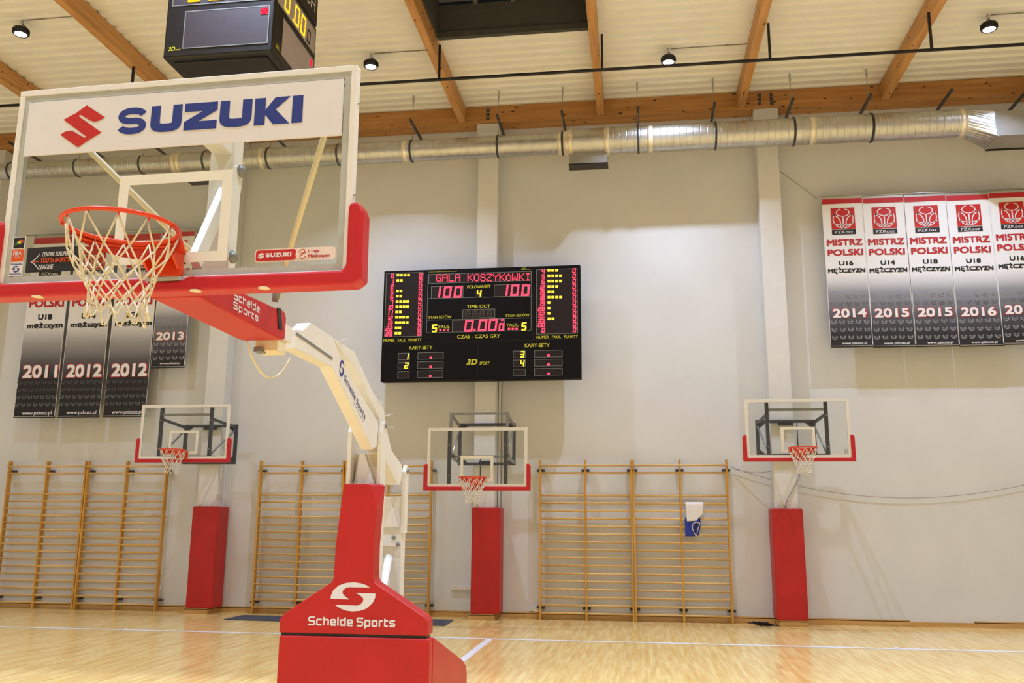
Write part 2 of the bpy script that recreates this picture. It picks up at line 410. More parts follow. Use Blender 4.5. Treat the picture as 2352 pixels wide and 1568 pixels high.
# timber wall beam and rafters
mb = MB(); mb.box2((X0, 17.30, 10.04), (X1, 17.69, ZC-0.005), BEAM, 0.01)
struct(mb, 'trim_1', 'long glued timber beam along the back wall under the roof')
RX = [-17.66, -14.83, -12.0, -9.16, -6.33, -3.50, -0.585, 2.25, 5.035, 7.87, 10.7, 13.5]
for i, x in enumerate(RX):
    mb = MB(); mb.box2((x-0.075, YF+0.02, 10.07), (x+0.075, 17.36, ZC-0.003), RAFT, 0.012)
    mb.prism(((17.36, 10.09), (17.36, 10.30), (17.43, 10.30)), Frame((x, 0, 0), (0, 1, 0), (0, 0, 1), (1, 0, 0)), -0.07, 0.07, RAFT)
    struct(mb, 'trim_%d' % (i+2), 'timber roof rafter running out from the back wall')
# dark bolt plates on the beam
mb = MB()
for bx in (-2.95, 2.62, 2.86):
    for k in range(3): mb.box2((bx-0.035, 17.29, 10.10+k*0.09), (bx+0.035, 17.30, 10.165+k*0.09), STEEL)
o = mb.build('bolt_plate', bpy.data.objects['trim_1'])
# columns
COLX = [-14.3, -8.62, -2.94, 2.735, 8.4]
for i, x in enumerate(COLX):
    mb = MB(); mb.box2((x-0.21, 17.34, 0), (x+0.21, D-0.001, 10.04), COLP, 0.012)
    mb.box2((x-0.24, 17.32, 9.80), (x+0.24, D-0.001, 10.035), COLP, 0.01)
    struct(mb, 'trim_%d' % (20+i), 'light grey painted concrete column against the back wall')
# baseboards in pieces between the columns; one length has lost its top strip
def baseboard(mb, a, b, strip=True):
    mb.box2((a, D-0.03, 0), (b, D-0.001, 0.085), BASEW)
    if strip:
        mb.box2((a, D-0.018, 0.085), (b, D-0.001, 0.098), DARKGAP); mb.box2((a, D-0.032, 0.098), (b, D-0.001, 0.118), BASEW)
mb = MB(); edges = [X0]+[v for x in COLX for v in (x-0.24, x+0.24)]+[X1]
for i in range(0, len(edges), 2):
    if i == 8: baseboard(mb, edges[i], 4.85); baseboard(mb, 4.85, 5.95, False); baseboard(mb, 5.95, edges[i+1])
    else: baseboard(mb, edges[i], edges[i+1])
for x in COLX:
    mb.box2((x-0.25, 17.20, 0), (x+0.25, D-0.001, 0.085), BASEW)
    mb.box2((x-0.24, 17.21, 0.085), (x+0.24, D-0.001, 0.097), DARKGAP); mb.box2((x-0.25, 17.20, 0.097), (x+0.25, D-0.001, 0.112), BASEW)
struct(mb, 'baseboard_back')

# ------------------------------------------------------------------ padded column covers
PADL = {-8.55: 'tall red padded cover on the column below the far left wall hoop',
        -2.87: 'tall red padded cover on the middle column beside the white socket strip',
        2.72: 'tall red padded cover on the column right of the blue shorts'}
for x, lb in PADL.items():
    mb = MB(); mb.box2((x-0.275, 17.17, 0.114), (x+0.275, 17.66, 2.08), REDD, 0.03, 3)
    o = mb.build('column_pad'); tag(o, lb, 'column pad', 'red padded column covers')

# ------------------------------------------------------------------ wall bars
def make_wall_bars():
    t = thing('wall_bars', (0, 0, 0), 'wall bars', 'wall bars', 'wooden wall bars along the back wall')
    for x in (0.022, 0.9, 1.778):
        mb = MB(); mb.box2((x-0.018, -0.115, 0), (x+0.018, -0.005, 3.0), BARW, 0.006); mb.build('upright', t)
    zs = [2.89, 2.749]+[2.318-0.1462*i for i in range(16)]
    for i, z in enumerate(zs):
        y = -0.13 if i == 0 else -0.085
        mb = MB(); mb.tube(((0.012, y, z), (0.9, y, z), (1.788, y, z)), 0.019, RUNG, 10); mb.build('rung', t)
    for x in (0.022, 0.9, 1.778):
        for z in (2.80, 0.215):
            mb = MB(); mb.box2((x-0.075, -0.03, z-0.02), (x-0.019, 0.078, z+0.02), STEEL); mb.box2((x+0.019, -0.03, z-0.02), (x+0.075, 0.078, z+0.02), STEEL)
            mb.build('wall_bracket', t)
    return t
wb = make_wall_bars()
WBL = ['light wooden wall bars at the far left end of the row', 'light wooden wall bars just left of the far left red column pad',
       'light wooden wall bars left of and partly behind the red stanchion base', 'light wooden wall bars partly behind the white arm, left of the middle hoop',
       'light wooden wall bars right of the middle column, with empty rungs', 'light wooden wall bars with a white shirt and blue shorts hanging on them']
for i, x in enumerate((-13.23, -11.425, -7.62, -5.815, -1.885, -0.08)):
    o = wb if i == 0 else copy_tree(wb)
    o.location = (x, 17.62, 0); o['label'] = WBL[i]

# ------------------------------------------------------------------ net and rim builders (local: ring centre at origin, board towards +y)
def net_mesh(mb, R, L, r, m, seg=5, sway=(0, 0), n=12):
    lev = [(1.0, 0.0, 0), (0.86, 0.30, 1), (0.72, 0.46, 0), (0.60, 0.60, 1), (0.53, 0.72, 0), (0.50, 0.84, 1)]
    def P(i, k2):
        rr, d, off = lev[i]; a = 2*PI*(k2+0.5*off)/n
        j = 1+0.05*math.sin(3*a+i*1.7); s = d*d
        return Vector((math.cos(a)*rr*R*j+sway[0]*s, math.sin(a)*rr*R*j+sway[1]*s, -d*L*(1+0.02*math.sin(2*a+i))))
    for i in range(len(lev)-1):
        for k in range(n):
            o1 = lev[i][2]; a = P(i, k)
            for kk in ((k, k-1) if o1 == 0 else (k, k+1)):
                b = P(i+1, kk); mid = (a+b)/2+Vector((0, 0, -0.006*L))
                mb.tube((a, mid, b), r, m, seg)
    for k in range(n):
        a = P(5, k); b = P(5, k+1); mid = (a+b)/2
        pts = [a]+[a.lerp(b, t)+Vector((0, 0, -0.16*L*math.sin(PI*t)*(1+0.25*math.sin(k*2.1))))+Vector((mid.x, mid.y, 0))*0.15*math.sin(PI*t) for t in (0.2, 0.4, 0.6, 0.8)]+[b]
        mb.tube(pts, r, m, seg)
        mb.lathe([(0, -r*1.7), (r*1.7, -r), (r*1.7, r), (0, r*1.7)], a, (0, 0, 1), m, 6)
def arc(R, a0, a1, n, z=0):
    return [Vector((math.cos(a0+(a1-a0)*i/n)*R, math.sin(a0+(a1-a0)*i/n)*R, z)) for i in range(n+1)]

# ------------------------------------------------------------------ wall mounted practice hoops
def wall_hoop(X, Yb, Zb, label, rearx, rz, lowered=False, swing=0.0):
    t = thing('wall_hoop', (X, Yb, Zb), label, 'basketball hoop', 'wall mounted practice hoops', swing)
    fr = Frame((0, 0, 0))
    ys = 17.335-Yb     # distance from board face back to the column face
    mb = MB(); T = 0.055; ww, hh = 0.9, 1.05
    mb.box2((-ww, 0, hh-T), (ww, 0.03, hh), FRAMEW); mb.box2((-ww, 0, 0), (ww, 0.03, T), FRAMEW)
    mb.box2((-ww, 0, T), (-ww+T, 0.03, hh-T), FRAMEW); mb.box2((ww-T, 0, T), (ww, 0.03, hh-T), FRAMEW)
    mb.build('board_frame', t)
    mb = MB(); mb.box2((-ww+T, 0.008, T), (ww-T, 0.018, hh-T), GLASSH); mb.build('glass_panel', t)
    mb = MB(); ts = mb; T2 = 0.05
    for a in ((-0.295, 0.10, -0.245, 0.55), (0.245, 0.10, 0.295, 0.55), (-0.245, 0.50, 0.245, 0.55), (-0.245, 0.10, 0.245, 0.15)):
        ts.box2((a[0], 0.003, a[1]), (a[2], 0.008, a[3]), PAINTW)
    ts.build('target_square', t)
    mb = MB(); pd = 0.06
    mb.prism(((-ww-pd, 0.38), (-ww-pd, -pd-0.0), (ww+pd, -pd), (ww+pd, 0.38), (ww+pd-0.03, 0.41), (ww-0.012, 0.41), (ww-0.012, 0.012), (-ww+0.012, 0.012), (-ww+0.012, 0.41), (-ww-pd+0.03, 0.41)), fr, 0.02, -0.05, REDB, 0.016)
    mb.build('edge_padding', t)
    if not lowered:
        mb = MB(); mb.rect(0.765, 0.07, 0.83, 0.16, fr, GREYB, -0.0075); mb.build('sticker', t)
    else:
        mb = MB(); mb.rect(0.765, 0.07, 0.83, 0.16, fr, GREYB, -0.0075); mb.build('sticker', t)
    # rim with net
    mb = MB(); rc = Vector((0, -0.375, 0.15))
    mb.tube([p+rc for p in arc(0.235, 0, 2*PI*35/36, 35)], 0.011, RIMO, 8, closed=True)
    mb.tube([p+rc for p in arc(0.232, 0.1, PI-0.1, 18, -0.03)], 0.008, RIMO, 6)
    pl = arc(0.236, 0.0, PI, 20)
    for i in range(20):
        a, b = pl[i]+rc, pl[i+1]+rc; mb.face((a, b, b+Vector((0, 0, -0.075)), a+Vector((0, 0, -0.075))), RIMO)
    mb.box2((-0.09, -0.16, 0.06), (0.09, -0.001, 0.155), RIMO, 0.006); mb.box2((-0.115, -0.02, 0.02), (0.115, 0.0, 0.16), RIMO, 0.005)
    rim = mb.build('rim', t)
    mb = MB(); net_mesh(mb, 0.232, 0.42, 0.0055, NETW, 4)
    nt = mb.build('net', rim, rc+Vector((0, 0, -0.012)))
    # two uprights on the back of the board
    px = 0.51
    for s in (-1, 1):
        mb = MB(); mb.box2((s*px-0.03, 0.03, 0.0), (s*px+0.03, 0.09, hh-0.02), STEEL, 0.004)
        for zz in (0.2, 0.75): mb.lathe([(0.012, 0), (0.012, 0.01), (0, 0.012)], (s*px, 0.03, zz), (0, -1, 0), CHROME, 8)
        mb.build('board_post', t)
    # wall frame bolted to the column
    ra, rb = rearx[0]-X, rearx[1]-X; za, zb = rz[0]-Zb, rz[1]-Zb; yw = ys-0.065
    mb = MB()
    mb.box2((ra, yw, za), (ra+0.06, ys, zb), STEEL, 0.004); mb.box2((rb-0.06, yw, za), (rb, ys, zb), STEEL, 0.004)
    mb.box2((ra+0.06, yw, zb-0.055), (rb-0.06, ys, zb), STEEL, 0.004); mb.box2((ra+0.06, yw, za), (rb-0.06, ys, za+0.055), STEEL, 0.004)
    for s, bx in ((1, ra+0.06), (-1, rb-0.06)):
        for zz, d in ((zb-0.055, -1), (za+0.055, 1)):
            mb.prism(((bx, zz), (bx+s*0.13, zz), (bx, zz+d*0.11)), Frame((0, yw, 0)), -0.012, -0.03, STEEL)
    mb.build('wall_frame', t)
    cx = (ra+rb)/2
    mb = MB(); zt = zb-0.11 if not lowered else za+0.01
    mb.box2((cx-0.14, yw-0.02, zt), (cx+0.14, yw, zt+0.07), BLACK, 0.004); mb.build('height_winch', t)
    fa, fb = ((-px-0.03, px+0.03) if not lowered else (-0.585, 0.515))
    if lowered:
        # carriage frame between wall frame and board
        cz0, cz1 = 2.95-Zb, 3.77-Zb; yc = 0.36
        for bx in (fa, fb-0.055):
            mb = MB(); mb.box2((bx, yc, cz0), (bx+0.055, yc+0.05, cz1), STEELG, 0.004); mb.build('carriage_post', t)
        mb = MB(); mb.box2((fa+0.055, yc, cz1-0.04), (fb-0.055, yc+0.04, cz1), STEELG, 0.004); mb.build('crossbar', t)
        mb = MB(); mb.box2((fa+0.055, yc, cz0), (fb-0.055, yc+0.04, cz0+0.04), STEELG, 0.004); mb.build('crossbar', t)
        for s in (-1, 1):
            mb = MB(); mb.box2((s*px-0.03, 0.09, 0.55), (s*px+0.03, yc, 0.61), STEEL, 0.004); mb.build('slide_bracket', t)
        y0, ztop, zbot = yc+0.05, cz1-0.03, cz0+0.03
        mb = MB(); mb.tube(((0.0, yc+0.02, 0.10), (0.0, yc+0.02, cz0+0.02)), 0.011, STEEL, 8); mb.build('adjusting_rod', t)
    else:
        mb = MB(); mb.box2((fa+0.06, 0.035, 0.84), (fb-0.06, 0.075, 0.885), STEELG, 0.004); mb.build('crossbar', t)
        mb = MB(); mb.box2((fa+0.06, 0.04, 0.02), (fb-0.06, 0.08, 0.075), STEEL, 0.004); mb.build('crossbar', t)
        y0, ztop, zbot = 0.09, 0.78, 0.06
        mb = MB(); mb.tube(((0.0, 0.055, 0.02), (0.0, 0.055, 0.62)), 0.010, STEEL, 8); mb.build('adjusting_rod', t)
    for e0, e1 in ((fa+0.03, ra+0.03), (fb-0.03, rb-0.03)):
        mb = MB(); mb.bar((e0, y0, ztop), (e1, yw, zb-0.06), 0.035, 0.05, STEEL if not lowered else STEELG); mb.build('support_arm', t)
        mb = MB(); mb.bar((e0, y0, zbot), (e1, yw, za+0.05), 0.035, 0.05, STEEL if not lowered else STEELG); mb.build('support_arm', t)
        mb = MB(); mb.tube(((e0*0.97, y0+0.03, zbot+0.03), (e1, yw-0.02, zb-0.12)), 0.018, STEELG if not lowered else ALU, 8); mb.build('diagonal_brace', t)
    return t
wall_hoop(2.845, 16.38, 2.944, 'wall mounted glass hoop at the right, on the column right of the wall bars', (2.24, 3.33), (3.0, 3.72))
wall_hoop(-2.80, 15.72, 2.404, 'wall mounted glass hoop lowered below the scoreboard on the middle column', (-3.455, -2.32), (2.885, 3.705), True)
wall_hoop(-8.61, 16.19, 2.942, 'wall mounted glass hoop at the far left beneath the hanging banners', (-9.17, -8.03), (2.92, 3.72), False, 0.014)

# ------------------------------------------------------------------ big portable backstop in the foreground
BS = (-2.184, 3.826, 0)
bs = thing('portable_backstop', BS, 'large red and white portable basketball backstop in the foreground, hoop at left', 'basketball stand')
fx = lambda X: X-BS[0]
fy = lambda Y: Y-BS[1]
bb = bpy.data.objects.new('backboard', None); C.objects.link(bb); bb.parent = bs; bb.rotation_euler = (0, 0, -0.0275)
fr = Frame((0, 0, 0))
mb = MB(); T = 0.030
mb.box2((-0.9, 0, 3.95-T), (0.9, 0.05, 3.95), FRAMEW, 0.003); mb.box2((-0.9, 0, 2.9), (0.9, 0.05, 2.9+T), FRAMEW, 0.003)
mb.box2((-0.9, 0, 2.9+T), (-0.9+T, 0.05, 3.95-T), FRAMEW, 0.003); mb.box2((0.9-T, 0, 2.9+T), (0.9, 0.05, 3.95-T), FRAMEW, 0.003)
for zz in (3.30, 3.76): mb.lathe([(0.006, 0), (0.006, 0.006), (0, 0.008)], (0.9, 0.025, zz), (1, 0, 0), CHROME, 8)
mb.build('board_frame', bb)
mb = MB(); G = 0.032; a0, a1, b0, b1 = -0.87, 0.87, 2.93, 3.92
mb.box2((a0, 0.004, b1-G), (a1, 0.03, b1), GREYB); mb.box2((a0, 0.004, b0), (a1, 0.03, b0+G), GREYB)
mb.box2((a0, 0.004, b0+G), (a0+G, 0.03, b1-G), GREYB); mb.box2((a1-G, 0.004, b0+G), (a1, 0.03, b1-G), GREYB)
mb.build('glass_border', bb)
mb = MB(); mb.box2((a0+G, 0.008, b0+G), (a1-G, 0.022, b1-G), GLASS); mb.build('glass_panel', bb)
mb = MB()
for q in ((-0.295, 3.0, -0.245, 3.455), (0.245, 3.0, 0.295, 3.455), (-0.245, 3.405, 0.245, 3.455), (-0.245, 3.0, 0.245, 3.05)):
    mb.box2((q[0], 0.0045, q[1]), (q[2], 0.0075, q[3]), PAINTW)
mb.build('target_square', bb)
# sponsor panel: red S mark and blue block capitals
mb = MB(); mb.box2((-0.838, -0.004, 3.592), (0.834, 0.0075, 3.880), STICK)
Sp = [(770, 937), (955, 1053), (905, 1083), (862, 1094), (825, 1085), (722, 1028), (702, 1040), (937, 1195), (830, 1262), (730, 1335), (550, 1217), (598, 1185), (640, 1177), (672, 1186), (782, 1246), (802, 1236), (565, 1075), (680, 1010)]
def s_mark(u0, v0, u1, v1):
    return [(u0+(x-550)/405*(u1-u0), v1-(y+(x-752)*0.075-922)/(1337-922)*(v1-v0)) for x, y in Sp]
mb.flat(s_mark(-0.643, 3.615, -0.405, 3.851), fr, REDI, 0.0055)
def U_letter(mb, u0, u1, v0, v1, m, n, st):
    w = u1-u0; c = (u0+u1)/2; r = w/2; out = [(u0, v1)]; inn = [(u0+st, v1)]; vb = v0+r*0.62; ri = r-st
    for i in range(13):
        a = PI+PI*i/12; ca, sa = math.cos(a), math.sin(a)
        f = lambda q: math.copysign(abs(q)**0.72, q)
        out.append((c+r*f(ca), vb+(vb-v0)*f(sa))); inn.append((c+ri*f(ca), vb+(vb-v0-st*0.9)*f(sa)))
    out.append((u1, v1)); inn.append((u1-st, v1))
    for i in range(len(out)-1): mb.flat((out[i], inn[i], inn[i+1], out[i+1]), fr, m, n)
def Z_letter(mb, u0, u1, v0, v1, m, n, st):
    t = st*0.78
    mb.flat(((u0, v1-t), (u1-st*1.35, v1-t), (u1, v1-t), (u1, v1), (u0, v1)), fr, m, n)
    mb.flat(((u0, v0+t), (u0+st*1.35, v0+t), (u1, v1-t), (u1-st*1.35, v1-t)), fr, m, n)
    mb.flat(((u0, v0), (u1, v0), (u1, v0+t), (u0, v0+t)), fr, m, n)
def K_letter(mb, u0, u1, v0, v1, m, n, st):
    h = v1-v0
    mb.rect(u0, v0, u0+st, v1, fr, m, n)
    mb.flat(((u0+st, v0+h*0.55), (u0+st, v0+h*0.36), (u0+st*1.05, v0+h*0.36), (u1-st*1.5, v0), (u1, v0), (u0+st*1.95, v0+h*0.55), (u1+0.0, v1), (u1-st*1.4, v1)), fr, m, n)
def S_letter(mb, u0, u1, v0, v1, m, n, st):
    w, h = u1-u0, v1-v0; t = h*0.245
    pts = []
    def cst(cx, cy, rx, ry, a_0, a_1, k=10):
        for i in range(k+1):
            a = math.radians(a_0+(a_1-a_0)*i/k); pts.append((cx+rx*math.cos(a), cy+ry*math.sin(a)))
    rx = w/2-st*0.45; ry = h/4-t*0.25; c = (u0+u1)/2
    cst(c+w*0.02, v1-t/2-ry, rx, ry, 12, 90, 6); cst(c-w*0.06, v1-t/2-ry, rx*0.88, ry, 90, 270, 10)
    cst(c+w*0.06, v0+t/2+ry, rx*0.88, ry, 90, -90, 10); cst(c-w*0.02, v0+t/2+ry, rx, ry, -90, -168, 6)
    mb.stroke(pts, t, fr, m, n)
def block_word(mb, u0, u1, v0, v1, m, n):
    k = (u1-u0)/0.974; X = lambda x: u0+(x+0.338)*k; st = 0.060*k
    S_letter(mb, X(-0.338), X(-0.172), v0, v1, m, n, st*0.95)
    U_letter(mb, X(-0.155), X(0.010), v0, v1, m, n, st*0.82); Z_letter(mb, X(0.024), X(0.196), v0, v1, m, n, st*0.95)
    U_letter(mb, X(0.210), X(0.376), v0, v1, m, n, st*0.82); K_letter(mb, X(0.390), X(0.572), v0, v1, m, n, st*0.92)
    mb.rect(X(0.582), v0, X(0.636), v1, fr, m, n)
block_word(mb, -0.338, 0.636, 3.668, 3.809, BLUE, 0.0055)
pn = mb.build('sponsor_panel', bb); pn['label'] = 'white panel with red S mark and blue SUZUKI lettering'
# stickers
mb = MB()
mb.rect(-0.842, 2.968, -0.772, 3.168, fr, STICK, -0.003); mb.rect(-0.836, 3.108, -0.778, 3.163, fr, INKB, -0.002)
for i, (c_, q) in enumerate(((ORANGE, 0.02), (YELP, 0.0), (mat('green_ink', (60, 120, 60), 0.5), -0.02))):
    mb.flat([(-0.807+q*0.5+0.017*math.cos(a*PI/5)*(1-0.2*i), 3.137-0.006*i+0.015*math.sin(a*PI/5)) for a in range(6)], fr, c_, -0.001+i*0.0003)
mb.rect(-0.840, 3.040, -0.774, 3.103, fr, ORANGE, -0.002); mb.text('FIBA', -0.830, 3.072, -0.786, 3.094, fr, STICK, -0.001, 0.02); mb.text('APPROVED', -0.826, 3.060, -0.790, 3.066, fr, STICK, -0.001)
mb.text('Schelde', -0.838, 3.022, -0.776, 3.032, fr, NAVY, -0.001, 0.02); mb.text('Sports', -0.838, 2.971, -0.776, 2.982, fr, NAVY, -0.001, 0.02)
S1 = [(972, 198), (940, 175), (890, 157), (830, 149), (760, 158), (700, 185), (655, 235), (638, 285), (637, 316), (800, 320), (760, 288), (738, 262), (740, 232), (760, 210), (790, 199)]
S2 = [(850, 253), (1022, 256), (1020, 300), (1000, 350), (950, 405), (890, 430), (830, 436), (780, 430), (730, 412), (695, 390), (675, 373), (870, 378), (900, 362), (918, 335), (920, 312), (905, 290), (880, 270)]
def s_logo(u0, v0, u1, v1):
    return [[(u0+(x-637)/385*(u1-u0), v1-(y-149)/287*(v1-v0)) for x, y in S_] for S_ in (S1, S2)]
for q in s_logo(-0.826, 2.985, -0.788, 3.018): mb.flat(q, fr, NAVY, -0.001)
o = mb.build('sticker', bb); o['label'] = 'small stacked maker and approval stickers'
mb = MB(); mb.rect(-0.755, 2.981, -0.467, 3.107, fr, INKB, -0.002)
mb.text('CENTRAL EUROPEAN', -0.672, 3.060, -0.520, 3.082, fr, STICK, -0.001, 0.01, 0.15); mb.text('YOUTH BASKETBALL', -0.678, 3.028, -0.482, 3.052, fr, ORANGE, -0.001, 0.02, 0.15)
mb.text('LEAGUE', -0.684, 2.994, -0.606, 3.018, fr, STICK, -0.001, 0.02, 0.15)
for cv in ((0.025, 0.01), (0.0, 0.0), (-0.022, -0.012)):
    mb.stroke([(-0.730+0.045*t, 3.035+cv[0]*t*t*1.2+cv[1]*t) for t in (0, 0.25, 0.5, 0.75, 1)], 0.004, fr, STICK if cv[0] else ORANGE, -0.001)
o = mb.build('sticker', bb); o['label'] = 'dark youth league sticker'
mb = MB()
def rrect(u0, v0, u1, v1, r):
    pts = []
    for cx, cy, a in ((u1-r, v1-r, 0), (u0+r, v1-r, 90), (u0+r, v0+r, 180), (u1-r, v0+r, 270)):
        pts += [(cx+r*math.cos(math.radians(a+k*22.5)), cy+r*math.sin(math.radians(a+k*22.5))) for k in range(5)]
    return pts
mb.flat(rrect(0.437, 2.983, 0.832, 3.046, 0.016), fr, PALE, -0.003); mb.flat(rrect(0.442, 2.988, 0.640, 3.041, 0.012), fr, REDI, -0.002)
mb.flat(s_mark(0.452, 2.999, 0.486, 3.030), fr, STICK, -0.001); block_word(mb, 0.492, 0.618, 3.006, 3.026, STICK, -0.001)
mb.flat([(0.672+0.034*math.cos(a*PI/9), 3.0145+0.0265*math.sin(a*PI/9)) for a in range(18)], fr, PALE, -0.0012)
mb.stroke([(0.654, 3.022), (0.664, 3.035), (0.680, 3.037), (0.684, 3.026), (0.672, 3.014), (0.660, 3.002), (0.664, 2.993), (0.680, 2.993), (0.690, 3.006)], 0.004, fr, REDI, -0.0005)
mb.stroke([(0.658, 3.012), (0.670, 3.020), (0.690, 3.020)], 0.0035, fr, REDI, -0.0005)
mb.text('1 Liga', 0.700, 3.017, 0.752, 3.034, fr, REDI, -0.0005, 0.012); mb.text('Mężczyzn', 0.700, 2.991, 0.806, 3.012, fr, REDI, -0.0005, 0.012)
o = mb.build('sticker', bb); o['label'] = 'pale rounded league sticker with red writing'
# red edge padding: U shape
mb = MB()
mb.prism(((-0.965, 3.20), (-0.968, 2.888), (-0.93, 2.852), (0.93, 2.852), (0.968, 2.88), (0.965, 3.20), (0.945, 3.245), (0.905, 3.25), (0.892, 3.225), (0.892, 2.950), (0.875, 2.924), (0.12, 2.924), (0.09, 2.905), (-0.09, 2.905), (-0.12, 2.924), (-0.875, 2.924), (-0.892, 2.950), (-0.892, 3.225), (-0.905, 3.25), (-0.945, 3.245)), fr, 0.025, -0.085, REDB, 0.018, 3)
mb.build('edge_padding', bb)
for u in (-0.66, 0.16, 0.5):
    mb = MB(); mb.lathe([(0.0, 0), (0.028, 0.0), (0.028, 0.004), (0, 0.005)], (u, -0.01, 2.856), (0, 0, -1), CREAM, 12); mb.build('padding_button', bb)
# rim, mount and net
mb = MB(); rc = Vector((0, -0.385, 3.05))
mb.tube([p+rc for p in arc(0.235, 0, 2*PI*63/64, 63)], 0.010, RIMO, 10, closed=True)
mb.tube([p+rc for p in arc(0.241, PI*0.06, PI*0.94, 40, -0.02)], 0.006, RIMO, 8)
pl = arc(0.246, 0.0, PI, 40)
for i in range(40):
    def dep(k): return 0.022+0.055*math.sin(PI*k/40)**1.2
    a, b = pl[i]+rc, pl[i+1]+rc
    a1_, b1_ = a+Vector((0, 0, -dep(i))), b+Vector((0, 0, -dep(i+1)))
    mb.face((a, b, b1_, a1_), RIMR, True)
mb.prism(((-0.20, -0.235), (-0.09, 0.0), (0.09, 0.0), (0.20, -0.235), (0.12, -0.178), (0.0, -0.150), (-0.12, -0.178)), Frame((0, 0, 3.047), (1, 0, 0), (0, 1, 0), (0, 0, 1)), -0.012, 0.0, RIMO)
mb.box2((-0.085, -0.035, 2.925), (0.085, 0.0, 3.058), RIMO, 0.006)
mb.prism(((-0.15, 3.045), (-0.04, 2.955), (-0.03, 2.955), (-0.03, 3.045)), Frame((0.085, 0, 0), (0, 1, 0), (0, 0, 1), (1, 0, 0)), -0.012, 0.0, RIMO)
mb.prism(((-0.15, 3.045), (-0.04, 2.955), (-0.03, 2.955), (-0.03, 3.045)), Frame((-0.073, 0, 0), (0, 1, 0), (0, 0, 1), (1, 0, 0)), -0.012, 0.0, RIMO)
mb.box2((-0.085, -0.03, 2.905), (0.085, 0.0, 2.924), GREYB, 0.003)
for k in range(12):
    a = 2*PI*k/12; p = rc+Vector((math.cos(a)*0.232, math.sin(a)*0.232, -0.010))
    mb.tube((p, p+Vector((0, 0, -0.012))), 0.004, RIMO, 6)
rim = mb.build('rim', bb)
# the net hangs in slightly slack diamonds
mb = MB(); net_mesh(mb, 0.230, 0.40, 0.0042, NETM, 6, (0.03, 0.0))
nt_ = mb.build('net', bb, rc+Vector((0, 0, -0.014)))
# rear support column and inclined strut behind the glass
mb = MB(); mb.box2((fx(-2.25), fy(4.28), 3.0), (fx(-2.11), fy(4.38), 3.86), WHITE, 0.006)
mb.box2((fx(-2.23), 0.05, 3.74), (fx(-2.13), fy(4.30), 3.82), WHITE, 0.004)
mb.build('rear_post', bs)
mb = MB(); mb.bar((fx(-2.16), fy(4.03), 3.06), (fx(-2.16), fy(4.30), 3.53), 0.08, 0.045, WHITE, (1, 0, 0), 0.004); mb.build('inclined_strut', bs)
mb = MB(); frx = Frame((0, 0, 0), (0, 1, 0), (0, 0, 1), (1, 0, 0))
pp = [(fy(4.225), 3.14), (fy(4.29), 3.15), (fy(4.305), 3.46), (fy(4.33), 3.60), (fy(4.325), 3.665), (fy(4.285), 3.68), (fy(4.24), 3.65), (fy(4.21), 3.49)]
mb.prism(pp, frx, fx(-2.10), fx(-2.08), WHITE, 0.003)
for zz, yy in ((3.645, 4.29), (3.155, 4.262)): mb.lathe([(0.034, 0), (0.034, 0.012), (0.02, 0.028), (0, 0.03)], (fx(-2.08), fy(yy), zz), (1, 0, 0), STEELG, 16)
mb.build('pivot_plate', bs)
for s, X_, Yt in ((-1, -2.31, 0), (1, -2.08, 0)):
    T_ = (-0.70, 0.06, 3.80) if s < 0 else (0.775, 0.06, 3.86)
    E_ = (fx(X_), fy(4.86), 3.09)
    mb = MB(); mb.tube((T_, E_), 0.016, CREAM, 10)
    d = (Vector(E_)-Vector(T_)).normalized()
    mb.bar(Vector(E_)-d*0.09, Vector(E_)+d*0.02, 0.035, 0.045, STEELG, (0, 0, 1), 0.004); mb.build('stay_tube', bs)
# red padded boom with the maker name
mb = MB(); bp_ = [(fy(3.93), 2.855), (fy(4.92), 2.852), (fy(5.005), 2.862), (fy(5.01), 3.0), (fy(4.97), 3.035), (fy(4.85), 3.022), (fy(4.42), 3.0), (fy(3.93), 2.985)]
mb.prism(bp_, frx, fx(-2.32), fx(-2.065), RED, 0.012)
ft = Frame((fx(-2.0635), 0, 0), (0, 1, 0), (0, 0, 1), (1, 0, 0))
tech_text(mb, 'Schelde', fy(4.285), fy(4.615), 2.934, 0.046, ft, STICK, 0.0, 0.2); tech_text(mb, 'Sports', fy(4.285), fy(4.605), 2.884, 0.042, ft, STICK, 0.0, 0.2)
mb.prism([(fy(4.85), 3.025), (fy(4.90), 3.03), (fy(4.945), 2.91), (fy(4.895), 2.905)], frx, fx(-2.0645), fx(-2.0600), BLACK)
mb.build('boom_pad', bs)
# white steel arms
mb = MB(); mb.box2((fx(-2.28), fy(3.90), 2.885), (fx(-2.11), fy(5.22), 2.985), WHITE, 0.004)
mb.box2((fx(-2.26), fy(5.02), 2.80), (fx(-2.12), fy(5.16), 2.89), CREAM, 0.006); mb.box2((fx(-2.25), fy(4.98), 2.79), (fx(-2.20), fy(5.05), 2.82), STEELG, 0.003)
mb.build('boom_tube', bs)
k_ = 1.0242
sc_ = lambda L: [(a*k_, 1.8034+(b-1.8034)*k_) for a, b in L]
mb = MB()
la = [(5.182, 2.845), (5.182, 2.965), (5.30, 2.985), (5.424, 3.061), (5.85, 3.055), (6.092, 2.916), (6.526, 2.756), (7.016, 2.60), (7.05, 2.53), (7.03, 2.40), (6.90, 2.36), (5.871, 2.845)]
mb.prism([(fy(a), b) for a, b in sc_(la)], frx, fx(-2.216), fx(-2.12), WHITE, 0.004)
mb.prism([(fy(a), b) for a, b in sc_([(5.18, 2.93), (5.86, 2.895), (5.865, 2.912), (5.18, 2.948)])], frx, fx(-2.121), fx(-2.116), STEELG)
dv = Vector((6.66-6.12, 2.60-2.835)); dv.normalize()
fd = Frame((fx(-2.1185), fy(6.10*k_), 1.8034+0.9916*k_), (0, dv.x, dv.y), (0, -dv.y, dv.x), (1, 0, 0))
